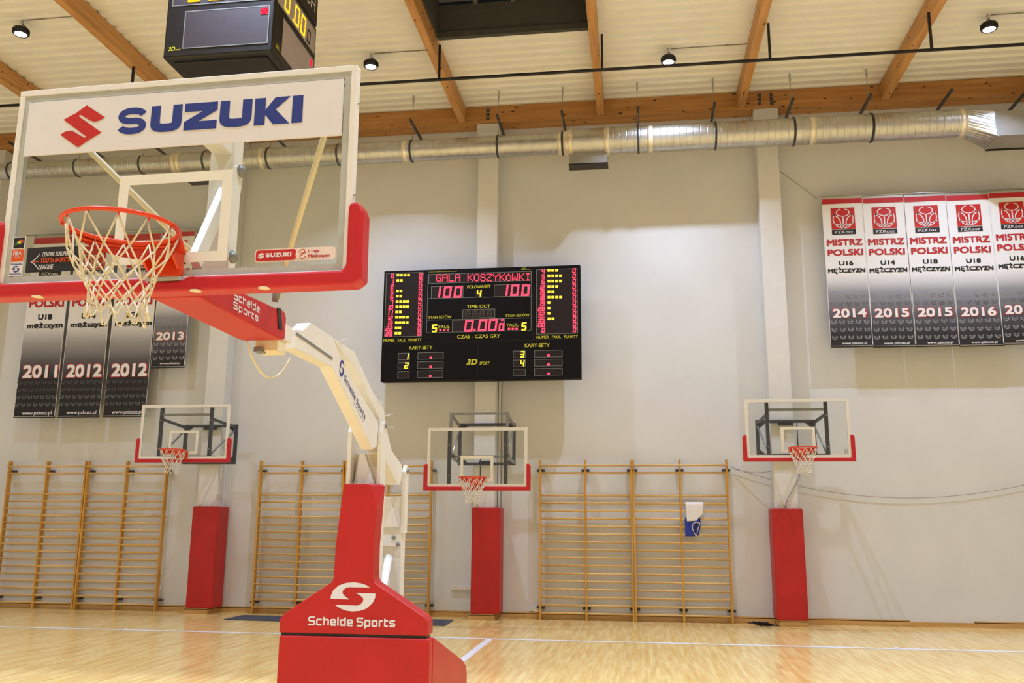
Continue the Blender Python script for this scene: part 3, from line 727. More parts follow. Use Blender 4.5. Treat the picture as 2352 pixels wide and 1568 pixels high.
tech_text(mb, 'Schelde Sports', 0.02, 0.62, 0.016, 0.048, fd, NAVY, 0.0, 0.16)
for q in s_logo(-0.115, -0.005, -0.005, 0.125): mb.flat(q, fd, NAVY, 0.0)
mb.rect(0.30, -0.012, 0.60, -0.006, fd, GREYB, 0.0)
mb.build('lower_arm', bs)
mb = MB()
ua = [(5.86, 3.055), (6.354, 3.049), (6.872, 2.816), (7.193, 2.728), (7.303, 2.572), (7.487, 2.40), (7.83, 2.30), (7.86, 2.22), (7.80, 2.12), (7.70, 2.13), (7.06, 2.41), (7.09, 2.63), (6.808, 2.743), (6.693, 2.790), (6.65, 2.83), (6.30, 2.962), (6.24, 2.955)]
mb.prism([(fy(a), b) for a, b in sc_(ua)], frx, fx(-2.245), fx(-2.125), WHITE, 0.004)
mb.build('upper_arm', bs)
mb = MB()
for p0, p1 in (((5.95, 3.05), (6.10, 3.10)), ((7.0, 2.77), (7.12, 2.76)), ((7.22, 2.66), (7.36, 2.70)), ((7.3, 2.58), (7.40, 2.585))):
    mb.tube(((fx(-2.14), fy(p0[0]*k_), p0[1]+0.02), (fx(-2.09), fy(p1[0]*k_), p1[1]+0.02)), 0.0035, SOCK, 5)
mb.build('cable_tie', bs)
mb = MB(); pts = [(fx(-2.27+0.05*i/10), fy(4.93+0.55*i/10), 2.84-0.17*math.sin(PI*i/10)**0.8) for i in range(11)]
mb.tube(pts, 0.006, CREAM, 6); mb.build('hydraulic_hose', bs)
# masts carrying the arms
mb = MB()
mp_ = [(7.20, 0.85), (7.20, 2.53), (7.24, 2.61), (7.30, 2.63), (7.34, 2.58), (7.36, 0.85)]
for xa, xb in ((-2.377, -2.340), (-2.118, -2.084)): mb.prism([(fy(a), b) for a, b in mp_], frx, fx(xa), fx(xb), WHITE, 0.004)
mb.box2((fx(-2.340), fy(7.33), 0.85), (fx(-2.118), fy(7.355), 2.355), CREAM)
mb.prism([(fx(-2.335), 2.10), (fx(-2.290), 2.36), (fx(-2.250), 2.36), (fx(-2.150), 2.10)], Frame((0, fy(7.33), 0)), 0.0, 0.06, WHITE, 0.003)
for s, xx in ((1, -2.084), (-1, -2.377)): mb.lathe([(0.022, 0), (0.022, 0.012), (0, 0.014)], (fx(xx), fy(7.29), 2.59), (s, 0, 0), STEELG, 10)
mb.build('front_mast', bs)
mb = MB()
mr = [(8.05, 1.70), (8.05, 2.25), (8.09, 2.31), (8.14, 2.31), (8.17, 2.25), (8.17, 1.70)]
for xa, xb in ((-2.40, -2.37), (-2.127, -2.095)): mb.prism([(fy(a), b) for a, b in mr], frx, fx(xa), fx(xb), WHITE, 0.004)
mb.box2((fx(-2.37), fy(8.07), 0.6), (fx(-2.12), fy(8.21), 2.025), WHITE, 0.004)
mb.prism([(fx(-2.36), 1.75), (fx(-2.27), 2.02), (fx(-2.23), 2.02), (fx(-2.14), 1.75)], Frame((0, fy(8.07), 0)), 0.0, 0.04, FRAMEW, 0.003)
for zz in (1.66, 1.60): mb.lathe([(0.018, 0), (0.018, 0.02), (0, 0.022)], (fx(-2.19 if zz > 1.63 else -2.15), fy(8.07), zz), (0, -1, 0), STEELG, 10)
mb.box2((fx(-2.37), fy(8.01), 1.585), (fx(-2.16), fy(8.07), 1.605), FRAMEW)
mb.lathe([(0.022, 0), (0.022, 0.012), (0, 0.014)], (fx(-2.095), fy(8.11), 2.26), (1, 0, 0), STEELG, 10)
mb.build('rear_mast', bs)
mb = MB(); mb.tube(((fx(-2.22), fy(8.03), 1.5), (fx(-2.22), fy(7.75), 1.0), (fx(-2.22), fy(7.50), 0.75)), 0.035, FRAMEW, 10); mb.build('gas_spring', bs)
# front upper pad with logo
FYP = fy(7.0)
fp = Frame((0, FYP, 0))
mb = MB()
gp = [(fx(-2.802), 0.945), (fx(-1.612), 0.945), (fx(-1.612), 1.045), (fx(-1.64), 1.085), (fx(-2.045), 1.335), (fx(-2.062), 1.375), (fx(-2.062), 1.62), (fx(-2.045), 1.92), (fx(-2.035), 2.085), (fx(-2.05), 2.10), (fx(-2.315), 2.10), (fx(-2.33), 2.085), (fx(-2.375), 1.60), (fx(-2.378), 1.37), (fx(-2.39), 1.335), (fx(-2.772), 1.085), (fx(-2.802), 1.045)]
gf = [{(fx(-2.035), 2.085): (fx(-2.105), 2.085), (fx(-2.05), 2.10): (fx(-2.12), 2.10)}.get(q, q) for q in gp]
mb.prism(gp, Frame((0, FYP, 0)), 0.0, -0.19, RED, 0.014, 3, gf)
lx0, lx1 = fx(-2.392), fx(-2.032)
for q in s_logo(lx0, 1.115, lx1, 1.335): mb.flat(q, fp, STICK, 0.002)
tech_text(mb, 'Schelde Sports', fx(-2.565), fx(-1.868), 1.004, 0.068, fp, STICK, 0.002, 0.19)
fpad = mb.build('front_pad', bs); fpad['label'] = 'red neck pad with white S emblem'
mb = MB(); mb.box2((fx(-2.802), FYP, 0.02), (fx(-1.594), FYP+0.12, 0.925), RED, 0.02, 3); mb.build('base_front_pad', bs)
sp = [(fy(7.13), 0.03), (fy(7.13), 0.915), (fy(7.16), 0.92), (fy(8.42), 0.565), (fy(8.56), 0.50), (fy(8.60), 0.44), (fy(8.60), 0.03)]
for xa, xb in ((-1.70, -1.594), (-2.802, -2.696)):
    mb = MB(); mb.prism(sp, frx, fx(xa), fx(xb), RED, 0.02, 3); mb.build('base_side_pad', bs)
mb = MB(); mb.prism([(fy(7.12), 0.04), (fy(7.12), 0.86), (fy(8.58), 0.45), (fy(8.58), 0.04)], frx, fx(-2.69), fx(-1.71), STEEL); mb.box2((fx(-2.795), fy(7.025), 0.60), (fx(-1.625), fy(7.16), 0.95), BLACK); mb.build('base_frame_gap_shade', bs)  # dark frame, plus a black box painting the shade in the gap between pads
mb = MB()
for wx_ in (-2.6, -1.8):
    for wy_ in (7.4, 8.3): mb.lathe([(0.0, -0.02), (0.05, -0.02), (0.05, 0.02), (0, 0.02)], (fx(wx_), fy(wy_), 0.05), (1, 0, 0), BLACK, 14)
mb.build('caster_wheel', bs)

# ------------------------------------------------------------------ floor mat under the stand
mb = MB(); mb.prism([(-7.62, 16.34), (-7.60, 17.12), (-3.45, 17.12), (-3.40, 16.14)], Frame((0, 0, 0.001), (1, 0, 0), (0, 1, 0), (0, 0, 1)), 0.0, 0.012, MATD)
tag(mb.build('floor_mat'), 'dark blue grey flat mat on the floor before the wall bars, behind the stand', 'mat')

# ------------------------------------------------------------------ seven segment digits
SEG = {'0': 'abcdef', '1': 'bc', '2': 'abged', '3': 'abgcd', '4': 'fgbc', '5': 'afgcd', '6': 'afgecd', '7': 'abc', '8': 'abcdefg', '9': 'abcdfg', '-': 'g'}
def seg7(mb, ch, u, v, w_, h_, fr, m, n=0.0, st=0.2, slant=0.12, off=None):
    t = w_*st; g = t*0.12
    def q(a, b): return (u+a+slant*b, v+b)
    hz = lambda y: [q(g+t*0.2, y-t/2), q(w_-g-t*0.2, y-t/2), q(w_-g-t*0.2, y+t/2), q(g+t*0.2, y+t/2)]
    vt = lambda x, a, b: [q(x-t/2, a+g), q(x+t/2, a+g), q(x+t/2, b-g), q(x-t/2, b-g)]
    D_ = {'a': hz(h_-t/2), 'd': hz(t/2), 'g': hz(h_/2), 'f': vt(t/2, h_/2, h_), 'b': vt(w_-t/2, h_/2, h_), 'e': vt(t/2, 0, h_/2), 'c': vt(w_-t/2, 0, h_/2)}
    on = SEG.get(ch, '')
    for k, p in D_.items():
        if k in on: mb.flat(p, fr, m, n)
        elif off: mb.flat(p, fr, off, n-0.0005)
DOT = {'G': ('01110', '10001', '10000', '10111', '10001', '10001', '01111'), 'A': ('01110', '10001', '10001', '11111', '10001', '10001', '10001'),
       'L': ('10000', '10000', '10000', '10000', '10000', '10000', '11111'), 'K': ('10001', '10010', '10100', '11000', '10100', '10010', '10001'),
       'O': ('01110', '10001', '10001', '10001', '10001', '10001', '01110'), 'S': ('01110', '10001', '10000', '01110', '00001', '10001', '01110'),
       'Z': ('11111', '00001', '00010', '00100', '01000', '10000', '11111'), 'Y': ('10001', '10001', '01010', '00100', '00100', '00100', '00100'),
       'Q': ('00100', '01110', '10001', '10001', '10001', '10001', '01110'), 'W': ('10001', '10001', '10001', '10101', '10101', '11011', '10001'),
       'I': ('01110', '00100', '00100', '00100', '00100', '00100', '01110')}

# ------------------------------------------------------------------ wall scoreboard
SBW, SBH = 4.0, 2.285
sb = thing('scoreboard', (-5.02, 17.10, 4.53), 'large black electronic scoreboard with red and yellow digits on the middle column', 'scoreboard')
def sbp(x, y):
    u = (x-887)/448.5; top = 628-12*u; bot = 877-2*u
    return u*SBW, (1-(y-top)/(bot-top))*SBH
fs_ = Frame((0, 0, 0)); N1, N2, N3 = 0.002, 0.004, 0.006
mb = MB(); mb.box2((0, 0, 0), (SBW, 0.20, SBH), SCRB, 0.01)
mb.box2((1.4, 0.20, 0.4), (2.6, 0.235, 1.9), STEEL)
def sbtext(mb, body, x0, y0, x1, y1, m=YELP, bold=0.012, n=N2, shear=0):
    u0, v0 = sbp(x0, y1); u1, v1 = sbp(x1, y0); v1 = max(v1, v0+0.01); um, vm = sbp((x0+x1)/2, (y0+y1)/2); hh = (v1-v0)
    mb.text(body, u0, vm-abs(hh)/2, u1, vm+abs(hh)/2, fs_, m, n, bold, shear)
sbtext(mb, 'www.tablicowynikow.pl', 991, 628, 1056, 632); sbtext(mb, '3D', 1203, 622, 1214, 627, shear=0.2); sbtext(mb, 'SPORT', 1215, 625, 1225, 627)
sbtext(mb, 'POŁOWA/SET', 1081, 661, 1134, 669.5); sbtext(mb, 'TIME-OUT', 1081, 706, 1134, 714.5)
sbtext(mb, 'STAN SETÓW', 994, 729, 1046, 738); sbtext(mb, 'STAN SETÓW', 1169, 726.5, 1222, 735)
sbtext(mb, 'FAUL', 1017, 752.5, 1043, 760); sbtext(mb, 'FAUL', 1172, 749.5, 1198, 757)
sbtext(mb, 'CZAS - CZAS GRY', 1060, 773.5, 1157, 783)
sbtext(mb, 'NUMER', 891, 782, 917, 789); sbtext(mb, 'FAUL', 924, 782, 943, 788.5); sbtext(mb, 'PUNKTY', 949, 781.5, 979, 788.5)
sbtext(mb, 'NUMER', 1238, 778, 1265, 784.5); sbtext(mb, 'FAUL', 1272, 778, 1292, 784); sbtext(mb, 'PUNKTY', 1299, 777.5, 1329, 784)
sbtext(mb, 'KARY-SETY', 951, 798, 1004, 806.5); sbtext(mb, 'KARY-SETY', 1212, 795, 1267, 804)
sbtext(mb, '3D', 1082, 829, 1105, 842, shear=0.25, bold=0.03); sbtext(mb, 'SPORT', 1111, 835, 1133, 842, shear=0.2)
for a, b in (((985, 628), (985, 790)), ((1231, 620), (1231, 786)), ((889, 792), (1334, 786)), ((1107, 790), (1107, 874))):
    mb.stroke([sbp(*a), sbp(*b)], 0.012, fs_, SCRP, N1)
for a, b in (((990, 692), (1225, 688)), ((990, 635), (990, 769)), ((1226, 628), (1226, 765)), ((990, 741), (1226, 737.5)), ((990, 769), (1226, 766))): mb.stroke([sbp(*a), sbp(*b)], 0.009, fs_, SCRL, N2)
mb.build('housing', sb)
def panel(name, x0, y0, x1, y1, pm=SCRP, line=True):
    mb = MB(); u0, v0 = sbp(x0, y1); u1, v1 = sbp(x1, y0); v0 = (v0+sbp(x1, y1)[1])/2; v1 = (v1+sbp(x0, y0)[1])/2
    mb.rect(u0, v0, u1, v1, fs_, pm, N2)
    if line: mb.outline(u0, v0, u1, v1, 0.010, fs_, SCRL, N2+0.001)
    return mb
def digits(mb, body, x0, yc, wpx, hpx, pitch, m, st=0.2, off=None):
    for i, ch in enumerate(body):
        if ch == ' ': continue
        u, v = sbp(x0+i*pitch, yc+hpx/2); seg7(mb, ch, u, v, wpx*SBW/448.5, hpx*SBH/254, fs_, m, N3, st, 0.12, off)
mb = panel('m', 991, 633, 1226, 655)
for i, ch in enumerate('GALA KOSZYKQWKI'):
    if ch == ' ': continue
    for r, row in enumerate(DOT[ch]):
        for c, b in enumerate(row):
            if b == '1':
                u, v = sbp(1008.5+i*14.55+c*2.55, 636.5-i*0.09+r*2.45+2); mb.rect(u, v, u+0.020, v+0.019, fs_, LEDR, N3)
mb.build('message_display', sb)
for x0, x1, dx, yy in ((998, 1072, 1000.5, 677.5), (1142, 1218, 1154, 674.5)):
    mb = panel('s', x0, yy-14.2, x1, yy+14.2); digits(mb, '100', dx, yy, 18, 26, 24.5, LEDR, 0.24); mb.build('score_display', sb)
mb = panel('p', 1099, 672, 1117, 690, line=False); digits(mb, '4', 1101.5, 681, 11, 15.5, 10, LEDY, 0.28); mb.build('period_display', sb)
mb = panel('t', 1071, 717, 1145, 737); digits(mb, '8888', 1076, 727, 12, 14, 16.5, DIMD, 0.2); mb.build('timeout_display', sb)
mb = panel('c', 1048, 740, 1167, 768); digits(mb, '0', 1075, 754.3, 19, 27, 0, LEDR, 0.22); digits(mb, '0', 1106, 753.6, 19, 27, 0, LEDR, 0.22); digits(mb, '0', 1129, 753, 19, 27, 0, LEDR, 0.22)
digits(mb, '0', 1152.5, 758, 12, 18, 0, LEDR, 0.30)
for x, y in ((1097, 766), (1159, 744)):
    u, v = sbp(x, y); mb.rect(u, v, u+0.04, v+0.04, fs_, LEDR, N3)
mb.build('clock_display', sb)
for dx, yy, bx, by in ((1001, 759.5, 1019, 766), (1203, 757, 1174, 764.5)):
    mb = panel('f', dx-2, yy-10, dx+14, yy+10, line=False); digits(mb, '5', dx, yy, 12, 18, 0, LEDY, 0.3)
    for k in range(3):
        u, v = sbp(bx+k*8.6, by); mb.rect(u, v, u+0.046, v+0.04, fs_, LEDR, N3)
    mb.build('foul_display', sb)
LN = ['0', '1', '2', '5', '6', '7', '10', '11', '12', '13', '22', '23']; LF = [4, 2, 0, 2, 2, 4, 4, 2, 4, 4, 2, 2]
RN = ['4', '5', '6', '12', '15', '18', '19', '28', '32', '35', '00', '0']; RF = [3, 4, 4, 3, 2, 4, 1, 1, 1, 2, 0, 0]
for nums, fo, x0, x1, y0, y1, ox, sx, sp_, qx, yr, pt in ((LN, LF, 892, 979, 632, 778, 902.5, 916.5, 8.25, 968.5, 640, 11.95), (RN, RF, 1237, 1329, 625.5, 774.5, 1248.5, 1262.5, 8.65, 1317.5, 630.8, 12.33)):
    mb = panel('pl', x0, y0, x1, y1)
    for i in range(12):
        yy = yr+pt*i
        for k, ch in enumerate(reversed(nums[i])): digits(mb, ch, ox-k*8, yy, 7.4, 10.6, 0, LEDR, 0.30)
        digits(mb, '0', qx, yy-1, 7.2, 10.6, 0, LEDR, 0.28)
        for k in range(fo[i]):
            u, v = sbp(sx+k*sp_, yy-0.2+(-1.6 if i == 0 else -1.2)); mb.rect(u, v-0.022, u+0.056, v+0.028, fs_, LEDY, N3)
    mb.build('player_display', sb)
for x0, x1, ch in ((926, 953, ('1', '2', '')), (1186, 1214, ('3', '4', ''))):
    for k, c in enumerate(ch):
        yy = (822 if x0 < 1000 else 819.5)+k*20.2
        mb = panel('n', x0, yy-8, x1, yy+8)
        if c: digits(mb, c, x1-13, yy, 9.5, 14, 0, LEDY, 0.28)
        mb.build('penalty_number_display', sb)
for x0, x1 in ((971, 1030), (1233, 1295)):
    for k in range(3):
        yy = (821 if x0 < 1000 else 818.5)+k*20.2
        mb = panel('n', x0, yy-8, x1, yy+8); u, v = sbp((x0+x1)/2-2, yy+6.5); mb.rect(u, v, u+0.045, v+0.042, fs_, LEDR, N3); mb.build('penalty_time_display', sb)

# ------------------------------------------------------------------ hanging cube scoreboard
JX0, JX1, JY0, JZ = -5.671, -4.261, 9.40, 7.357; JW = JX1-JX0
cu = thing('scoreboard_cube', (JX0, JY0, JZ), 'black four sided scoreboard cube hanging from the roof above the near backboard', 'scoreboard')
mb = MB(); mb.box2((0, 0, 0), (JW, JW, 1.13), BLACK, 0.03, 3); mb.box2((0.04, 0.04, 1.13), (JW-0.04, JW-0.04, 1.15), CREAM)
mb.box2((0, 0, 1.15), (JW, JW, 1.62), BLACK, 0.02); mb.box2((0.10, 0.10, -0.02), (JW-0.10, JW-0.10, 0.01), BLACKM, 0.01)
f1 = Frame((0, 0, 0)); f2 = Frame((JW, 0, 0), (0, 1, 0), (0, 0, 1), (1, 0, 0))
mb.text('3D', 0.07, 0.095, 0.155, 0.15, f1, YELP, 0.003, 0.02, 0.2); mb.text('SPORT', 0.165, 0.095, 0.235, 0.115, f1, YELP, 0.003)
mb.text('3D', 0.10, 0.115, 0.185, 0.17, f2, YELP, 0.003, 0.02, 0.2); mb.text('SPORT', 0.195, 0.115, 0.255, 0.135, f2, YELP, 0.003)
mb.text('ITCH', 0.70, 1.30, 1.30, 1.50, f2, STICK, 0.003, 0.0)
mb.build('housing', cu)
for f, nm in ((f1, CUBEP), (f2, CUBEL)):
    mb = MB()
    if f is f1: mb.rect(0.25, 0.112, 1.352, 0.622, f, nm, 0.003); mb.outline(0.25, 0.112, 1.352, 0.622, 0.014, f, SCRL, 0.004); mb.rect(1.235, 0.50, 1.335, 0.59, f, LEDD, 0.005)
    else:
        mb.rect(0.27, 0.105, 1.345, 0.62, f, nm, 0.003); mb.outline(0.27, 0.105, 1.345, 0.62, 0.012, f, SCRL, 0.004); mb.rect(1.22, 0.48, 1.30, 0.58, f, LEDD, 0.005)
    if f is f1:
        for k in range(5): mb.rect(1.245+0.017*k, 0.508+0.016*k, 1.258+0.017*k, 0.522+0.016*k, f, LEDR, 0.006); mb.rect(1.245+0.017*k, 0.572-0.016*k, 1.258+0.017*k, 0.586-0.016*k, f, LEDR, 0.006)
    mb.build('shot_clock_display', cu)
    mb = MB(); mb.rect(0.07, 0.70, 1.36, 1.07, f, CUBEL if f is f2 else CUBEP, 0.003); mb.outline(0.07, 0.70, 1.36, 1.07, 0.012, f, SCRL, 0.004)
    for k, ch in enumerate('0000'):
        x = (0.34, 0.66, 0.88, 1.12)[k]
        seg7(mb, ch, x-0.07, 0.74 if k < 3 else 0.74, 0.17 if k < 3 else 0.12, 0.29 if k < 3 else 0.20, f, LEDA if k < 3 else DIMD, 0.006, 0.24, 0.10)
    mb.rect(0.545, 0.74, 0.585, 0.78, f, LEDA, 0.006)
    mb.build('time_display', cu)
for x in (0.12, JW-0.12):
    for y in (0.12, JW-0.12):
        mb = MB(); mb.tube(((x, y, 1.62), (x, y, ZC-JZ)), 0.012, STEELG, 6); mb.build('hanger_rod', cu)

# ------------------------------------------------------------------ championship banners
def banner_cloth(w_, h_, white_to, dark):
    m = bpy.data.materials.new('banner_print'); m.use_nodes = True; nt = m.node_tree; b = nt.nodes['Principled BSDF']; b.inputs['Roughness'].default_value = 0.6
    tc = nt.nodes.new('ShaderNodeTexCoord'); sx = nt.nodes.new('ShaderNodeSeparateXYZ'); nt.links.new(tc.outputs['Generated'], sx.inputs[0])
    rp = nt.nodes.new('ShaderNodeValToRGB'); e = rp.color_ramp.elements
    e[0].position = 0.0; e[0].color = lin((24, 22, 26))+(1,); e[1].position = white_to; e[1].color = lin((240, 238, 238))+(1,)
    for p, c in dark: n_ = e.new(p); n_.color = lin(c)+(1,)
    nt.links.new(sx.outputs[2], rp.inputs[0]); nt.links.new(rp.outputs[0], b.inputs['Base Color']); return m
PRS = banner_cloth(0, 0, 0.485, [(0.08, (40, 38, 44)), (0.20, (88, 86, 94)), (0.36, (150, 150, 158)), (0.42, (206, 206, 210))])
PRL = banner_cloth(0, 0, 0.505, [(0.10, (24, 22, 24)), (0.20, (34, 30, 34)), (0.30, (92, 88, 92)), (0.40, (160, 158, 158)), (0.46, (206, 204, 204))])
def fed_logo(mb, u0, v0, u1, v1, bar, fr):
    n = 0.003; mb.rect(u0, v0, u1, v1, fr, REDI, n)
    cx, s = (u0+u1)/2, (u1-u0); cy = v0+s*0.47; t = 0.018*s/0.44
    def el(rx, ry, dx, dy, a0_, a1_, k=16): return [(cx+dx*s+rx*s*math.cos(math.radians(a0_+(a1_-a0_)*i/k)), cy+dy*s+ry*s*math.sin(math.radians(a0_+(a1_-a0_)*i/k))) for i in range(k+1)]
    mb.stroke(el(0.42, 0.42, 0, 0, 150, 390, 22), t, fr, STICK, n+0.001); mb.stroke(el(0.27, 0.17, 0, 0.29, 110, 430, 22), t, fr, STICK, n+0.001)
    mb.stroke([(cx, cy+0.12*s), (cx, cy-0.44*s)], t*1.3, fr, STICK, n+0.001)
    for sg in (-1, 1):
        mb.stroke([(cx+sg*q[0]*s, cy+q[1]*s) for q in ((0.40, 0.20), (0.22, 0.08), (0.13, -0.08), (0.11, -0.28), (0.13, -0.40))], t*1.2, fr, STICK, n+0.001)
        mb.stroke([(cx+sg*0.40*s, cy+0.22*s), (cx+sg*0.33*s, cy+0.14*s)], t, fr, STICK, n+0.001)
    mb.stroke(el(0.46, 0.16, 0, -0.12, 200, 340, 10), t, fr, STICK, n+0.001)
    mb.rect(u0, v0-bar*1.1, u1, v0-bar*0.1, fr, INKB, n); mb.text('PZKosz', u0+s*0.12, v0-bar*0.88, u1-s*0.12, v0-bar*0.32, fr, STICK, n+0.001, 0.012)
def icon(mb, u, v, r, fr, m, n):
    P_ = [(u+r*math.cos(math.radians(a)), v+r*math.sin(math.radians(a))) for a in range(165, 376, 30)]
    mb.stroke(P_, r*0.34, fr, m, n); mb.stroke([(u-r, v+r*0.5), (u-r*0.3, v-r*0.1), (u, v-r*0.55), (u+r*0.3, v-r*0.1), (u+r, v+r*0.5)], r*0.22, fr, m, n)
def make_banner(x, z, w_, h_, age, year, label, long=False, sheer=0.0):
    t = thing('championship_banner', (x, 17.36, z), label, 'banner', 'championship banners on the back wall')
    fr = Frame((0, 0, 0)); mb = MB(); n = 0.003
    # gently curved cloth
    i = mb.mi(PRL if long else PRS); cols = 6; rows = 10; vs = []
    for r in range(rows+1):
        for c in range(cols+1):
            vs.append(mb.bm.verts.new((w_*c/cols, 0.0025+0.004*math.sin(c*1.1+r*0.5), -h_*r/rows)))
    for r in range(rows):
        for c in range(cols):
            k = r*(cols+1)+c; f = mb.bm.faces.new((vs[k], vs[k+cols+1], vs[k+cols+2], vs[k+1])); f.material_index = i; f.smooth = True; f.tag = True
    for sg in (0, w_):   # hem on both sides
        mb.box2((sg-0.004, -0.001, -h_), (sg+0.004, 0.012, 0), CLOTHW)
    T_ = lambda body, c_, w2, v1, v0, m, b, nn=0.004, du=0: mb.text(body, c_-w2/2+du, -v0, c_+w2/2+du, -v1, fr, m, nn, b)
    c_ = w_/2
    mb.rect(0, -0.115*h_/3.0, w_, 0, fr, REDL, n)
    if not long:
        fed_logo(mb, c_-0.222, -0.635, c_+0.222, -0.20, 0.10, fr)
        T_('MISTRZ', c_+0.0, 0.665, 0.837, 0.967, REDL, 0.035); T_('POLSKI', c_, 0.66, 1.04, 1.17, REDL, 0.035)
        T_(age, c_, 0.265, 1.278, 1.365, INKB, 0.035); T_('MĘŻCZYZN', c_, 0.69, 1.405, 1.535, INKB, 0.03)
        for r, (vv, m) in enumerate(((1.80, ICON1), (1.96, ICON1), (2.11, ICON2), (2.33, ICON2), (2.475, ICON1), (2.625, ICON1), (2.775, ICON1))):
            if 0 < r != 3:
                for k in range(5): icon(mb, c_+(k-2)*0.150, -vv, 0.045, fr, m, n)
        T_(year, c_, 0.655, 2.215, 2.41, OUTR, 0.05, 0.0035, 0.004); T_(year, c_, 0.62, 2.226, 2.40, CLOTHW, 0.035, 0.005)
        T_('www.pzkosz.pl', c_+0.05, 0.46, 2.875, 2.935, CLOTHW, 0.012)
    else:
        fed_logo(mb, c_-0.26, -0.77, c_+0.26, -0.25, 0.12, fr)
        T_('MISTRZ', c_, 0.84, 1.10, 1.27, REDL, 0.035); T_('POLSKI', c_, 0.82, 1.42, 1.595, REDL, 0.035)
        T_(age, c_, 0.33, 1.75, 1.875, INKB, 0.04); T_('mężczyzn', c_+0.02, 0.84, 1.935, 2.09, INKB, 0.032)
        for r, vv in enumerate((3.24, 3.40, 3.555, 3.71)):
            for k in range(7 if w_ > 0.5 else 5): icon(mb, c_+(k-3)*0.142, -vv, 0.046, fr, (ICON3, ICON3, ICON2, ICON2)[r], n)
        T_(year, c_+0.03, 0.84, 2.855, 3.165, OUTR, 0.05, 0.0035); T_(year, c_+0.03, 0.80, 2.872, 3.15, CLOTHW, 0.035, 0.005)
        T_('www.pzkosz.pl', c_+0.06, 0.68, 3.865, 3.965, CLOTHW, 0.012)
    mb.build('printed_cloth', t)
    mb = MB(); mb.box2((-0.005, -0.012, -h_-0.03), (w_+0.005, 0.016, -h_+0.02), BLACK, 0.004); mb.box2((0, -0.014, -h_-0.008), (w_, -0.012, -h_+0.004), ALU); mb.build('weight_bar', t)
    mb = MB(); mb.box2((-0.005, -0.004, -0.012), (w_+0.005, 0.016, 0.03), ALU, 0.003); mb.build('top_bar', t)
    return t
xs = [(3.72, 0.755), (4.488, 0.755), (5.262, 0.755), (6.033, 0.765), (6.81, 0.765)]
ys = [('U16', '2014', 'red, white and black banner dated 2014, first from the left in the right row'), ('U14', '2015', 'red, white and black banner dated 2015 with U14, second in the right row'),
      ('U18', '2015', 'red, white and black banner dated 2015 with U18, middle of the right row'), ('U18', '2016', 'red, white and black banner dated 2016 in the right row'),
      ('U16', '2017', 'red, white and black banner dated 2017, cut by the right edge')]
for (x, w_), (a, y, lb), z in zip(xs, ys, (8.075, 8.06, 8.055, 8.045, 8.065)): make_banner(x, z, w_, 2.95, a, y, lb)
for x, w_, a, y, lb in ((-13.12, 0.94, 'U18', '2011', 'long banner dated 2011 at the left, seen through the near backboard'),
                        (-12.10, 0.94, 'U14', '2012', 'long banner dated 2012 with U14, second from the left'),
                        (-11.07, 0.94, 'U20', '2012', 'long banner dated 2012 with U20, third from the left')):
    make_banner(x, 7.915, w_, 3.98, a, y, lb, True)
make_banner(-10.09, 7.93, 0.74, 2.97, 'U16', '2013', 'short banner dated 2013 hanging right of the long ones at left')
for a, b, z, lb in ((3.66, 7.65, 8.115, 'thin metal rail holding the banners of 2014 to 2017'), (-13.3, -9.2, 7.975, 'thin metal rail holding the banners of 2011 to 2013')):
    t = thing('banner_rail', (a, 17.36, z), lb, 'rail', 'banner rails')
    mb = MB(); mb.tube(((0, 0, 0), (b-a, 0, 0)), 0.014, ALU, 8); mb.build('tube', t)
    for k in range(3):
        mb = MB(); u = 0.15+(b-a-0.3)*k/2; mb.box2((u-0.012, 0.0, -0.012), (u+0.012, D-17.36, 0.012), ALU); mb.build('wall_bracket', t)

# ------------------------------------------------------------------ ventilation duct
DY, DZ = 16.65, 9.20
du = thing('ventilation_duct', (0, DY, DZ), 'long shiny spiral ventilation duct along the top of the back wall', 'air duct')
def spiral(mb, xa, xb, r, pitch, m):
    n = int((xb-xa)/pitch); prof = []
    for k in range(n):
        x = xa+(xb-xa)*k/n; d = (xb-xa)/n
        prof += [(r, x), (r, x+d*0.05), (r, x+d*0.80), (r, x+d*0.86), (r-0.004, x+d*0.90), (r-0.004, x+d*0.95)]
    prof.append((r, xb)); mb.lathe(prof, (0, 0, 0), (1, 0, 0), m, 32)
mb = MB(); spiral(mb, -18.8, -9.50, 0.185, 0.14, ZINC); spiral(mb, -8.45, -1.34, 0.215, 0.14, ZINC); mb.build('spiral_pipe', du)
mb = MB(); spiral(mb, -0.42, 6.20, 0.262, 0.125, ZINC); mb.build('spiral_pipe', du)
for xa, xb, ra, rb in ((-9.50, -8.45, 0.205, 0.222), (-1.20, -0.42, 0.268, 0.268)):
    mb = MB(); mb.lathe([(ra, xa), (ra, xa+0.1), (rb, xb-0.1), (rb, xb)], (0, 0, 0), (1, 0, 0), ZINC, 32); mb.build('smooth_coupling', du)
mb = MB(); mb.lathe([(0.215, -1.34), (0.218, -1.34), (0.270, -1.20), (0.268, -1.18)], (0, 0, 0), (1, 0, 0), ZINCB, 32); mb.build('reducer', du)
for x, r in ((-9.52, 0.21), (-9.42, 0.215), (-8.50, 0.228), (-7.58, 0.222), (-4.52, 0.222), (-1.36, 0.225), (-1.16, 0.274), (-0.44, 0.274), (0.40, 0.270), (3.46, 0.270), (6.16, 0.270)):
    mb = MB(); mb.lathe([(r-0.012, x-0.055), (r, x-0.05), (r+0.004, x), (r, x+0.05), (r-0.012, x+0.055)], (0, 0, 0), (1, 0, 0), ZINCB, 32); mb.build('joint_band', du)
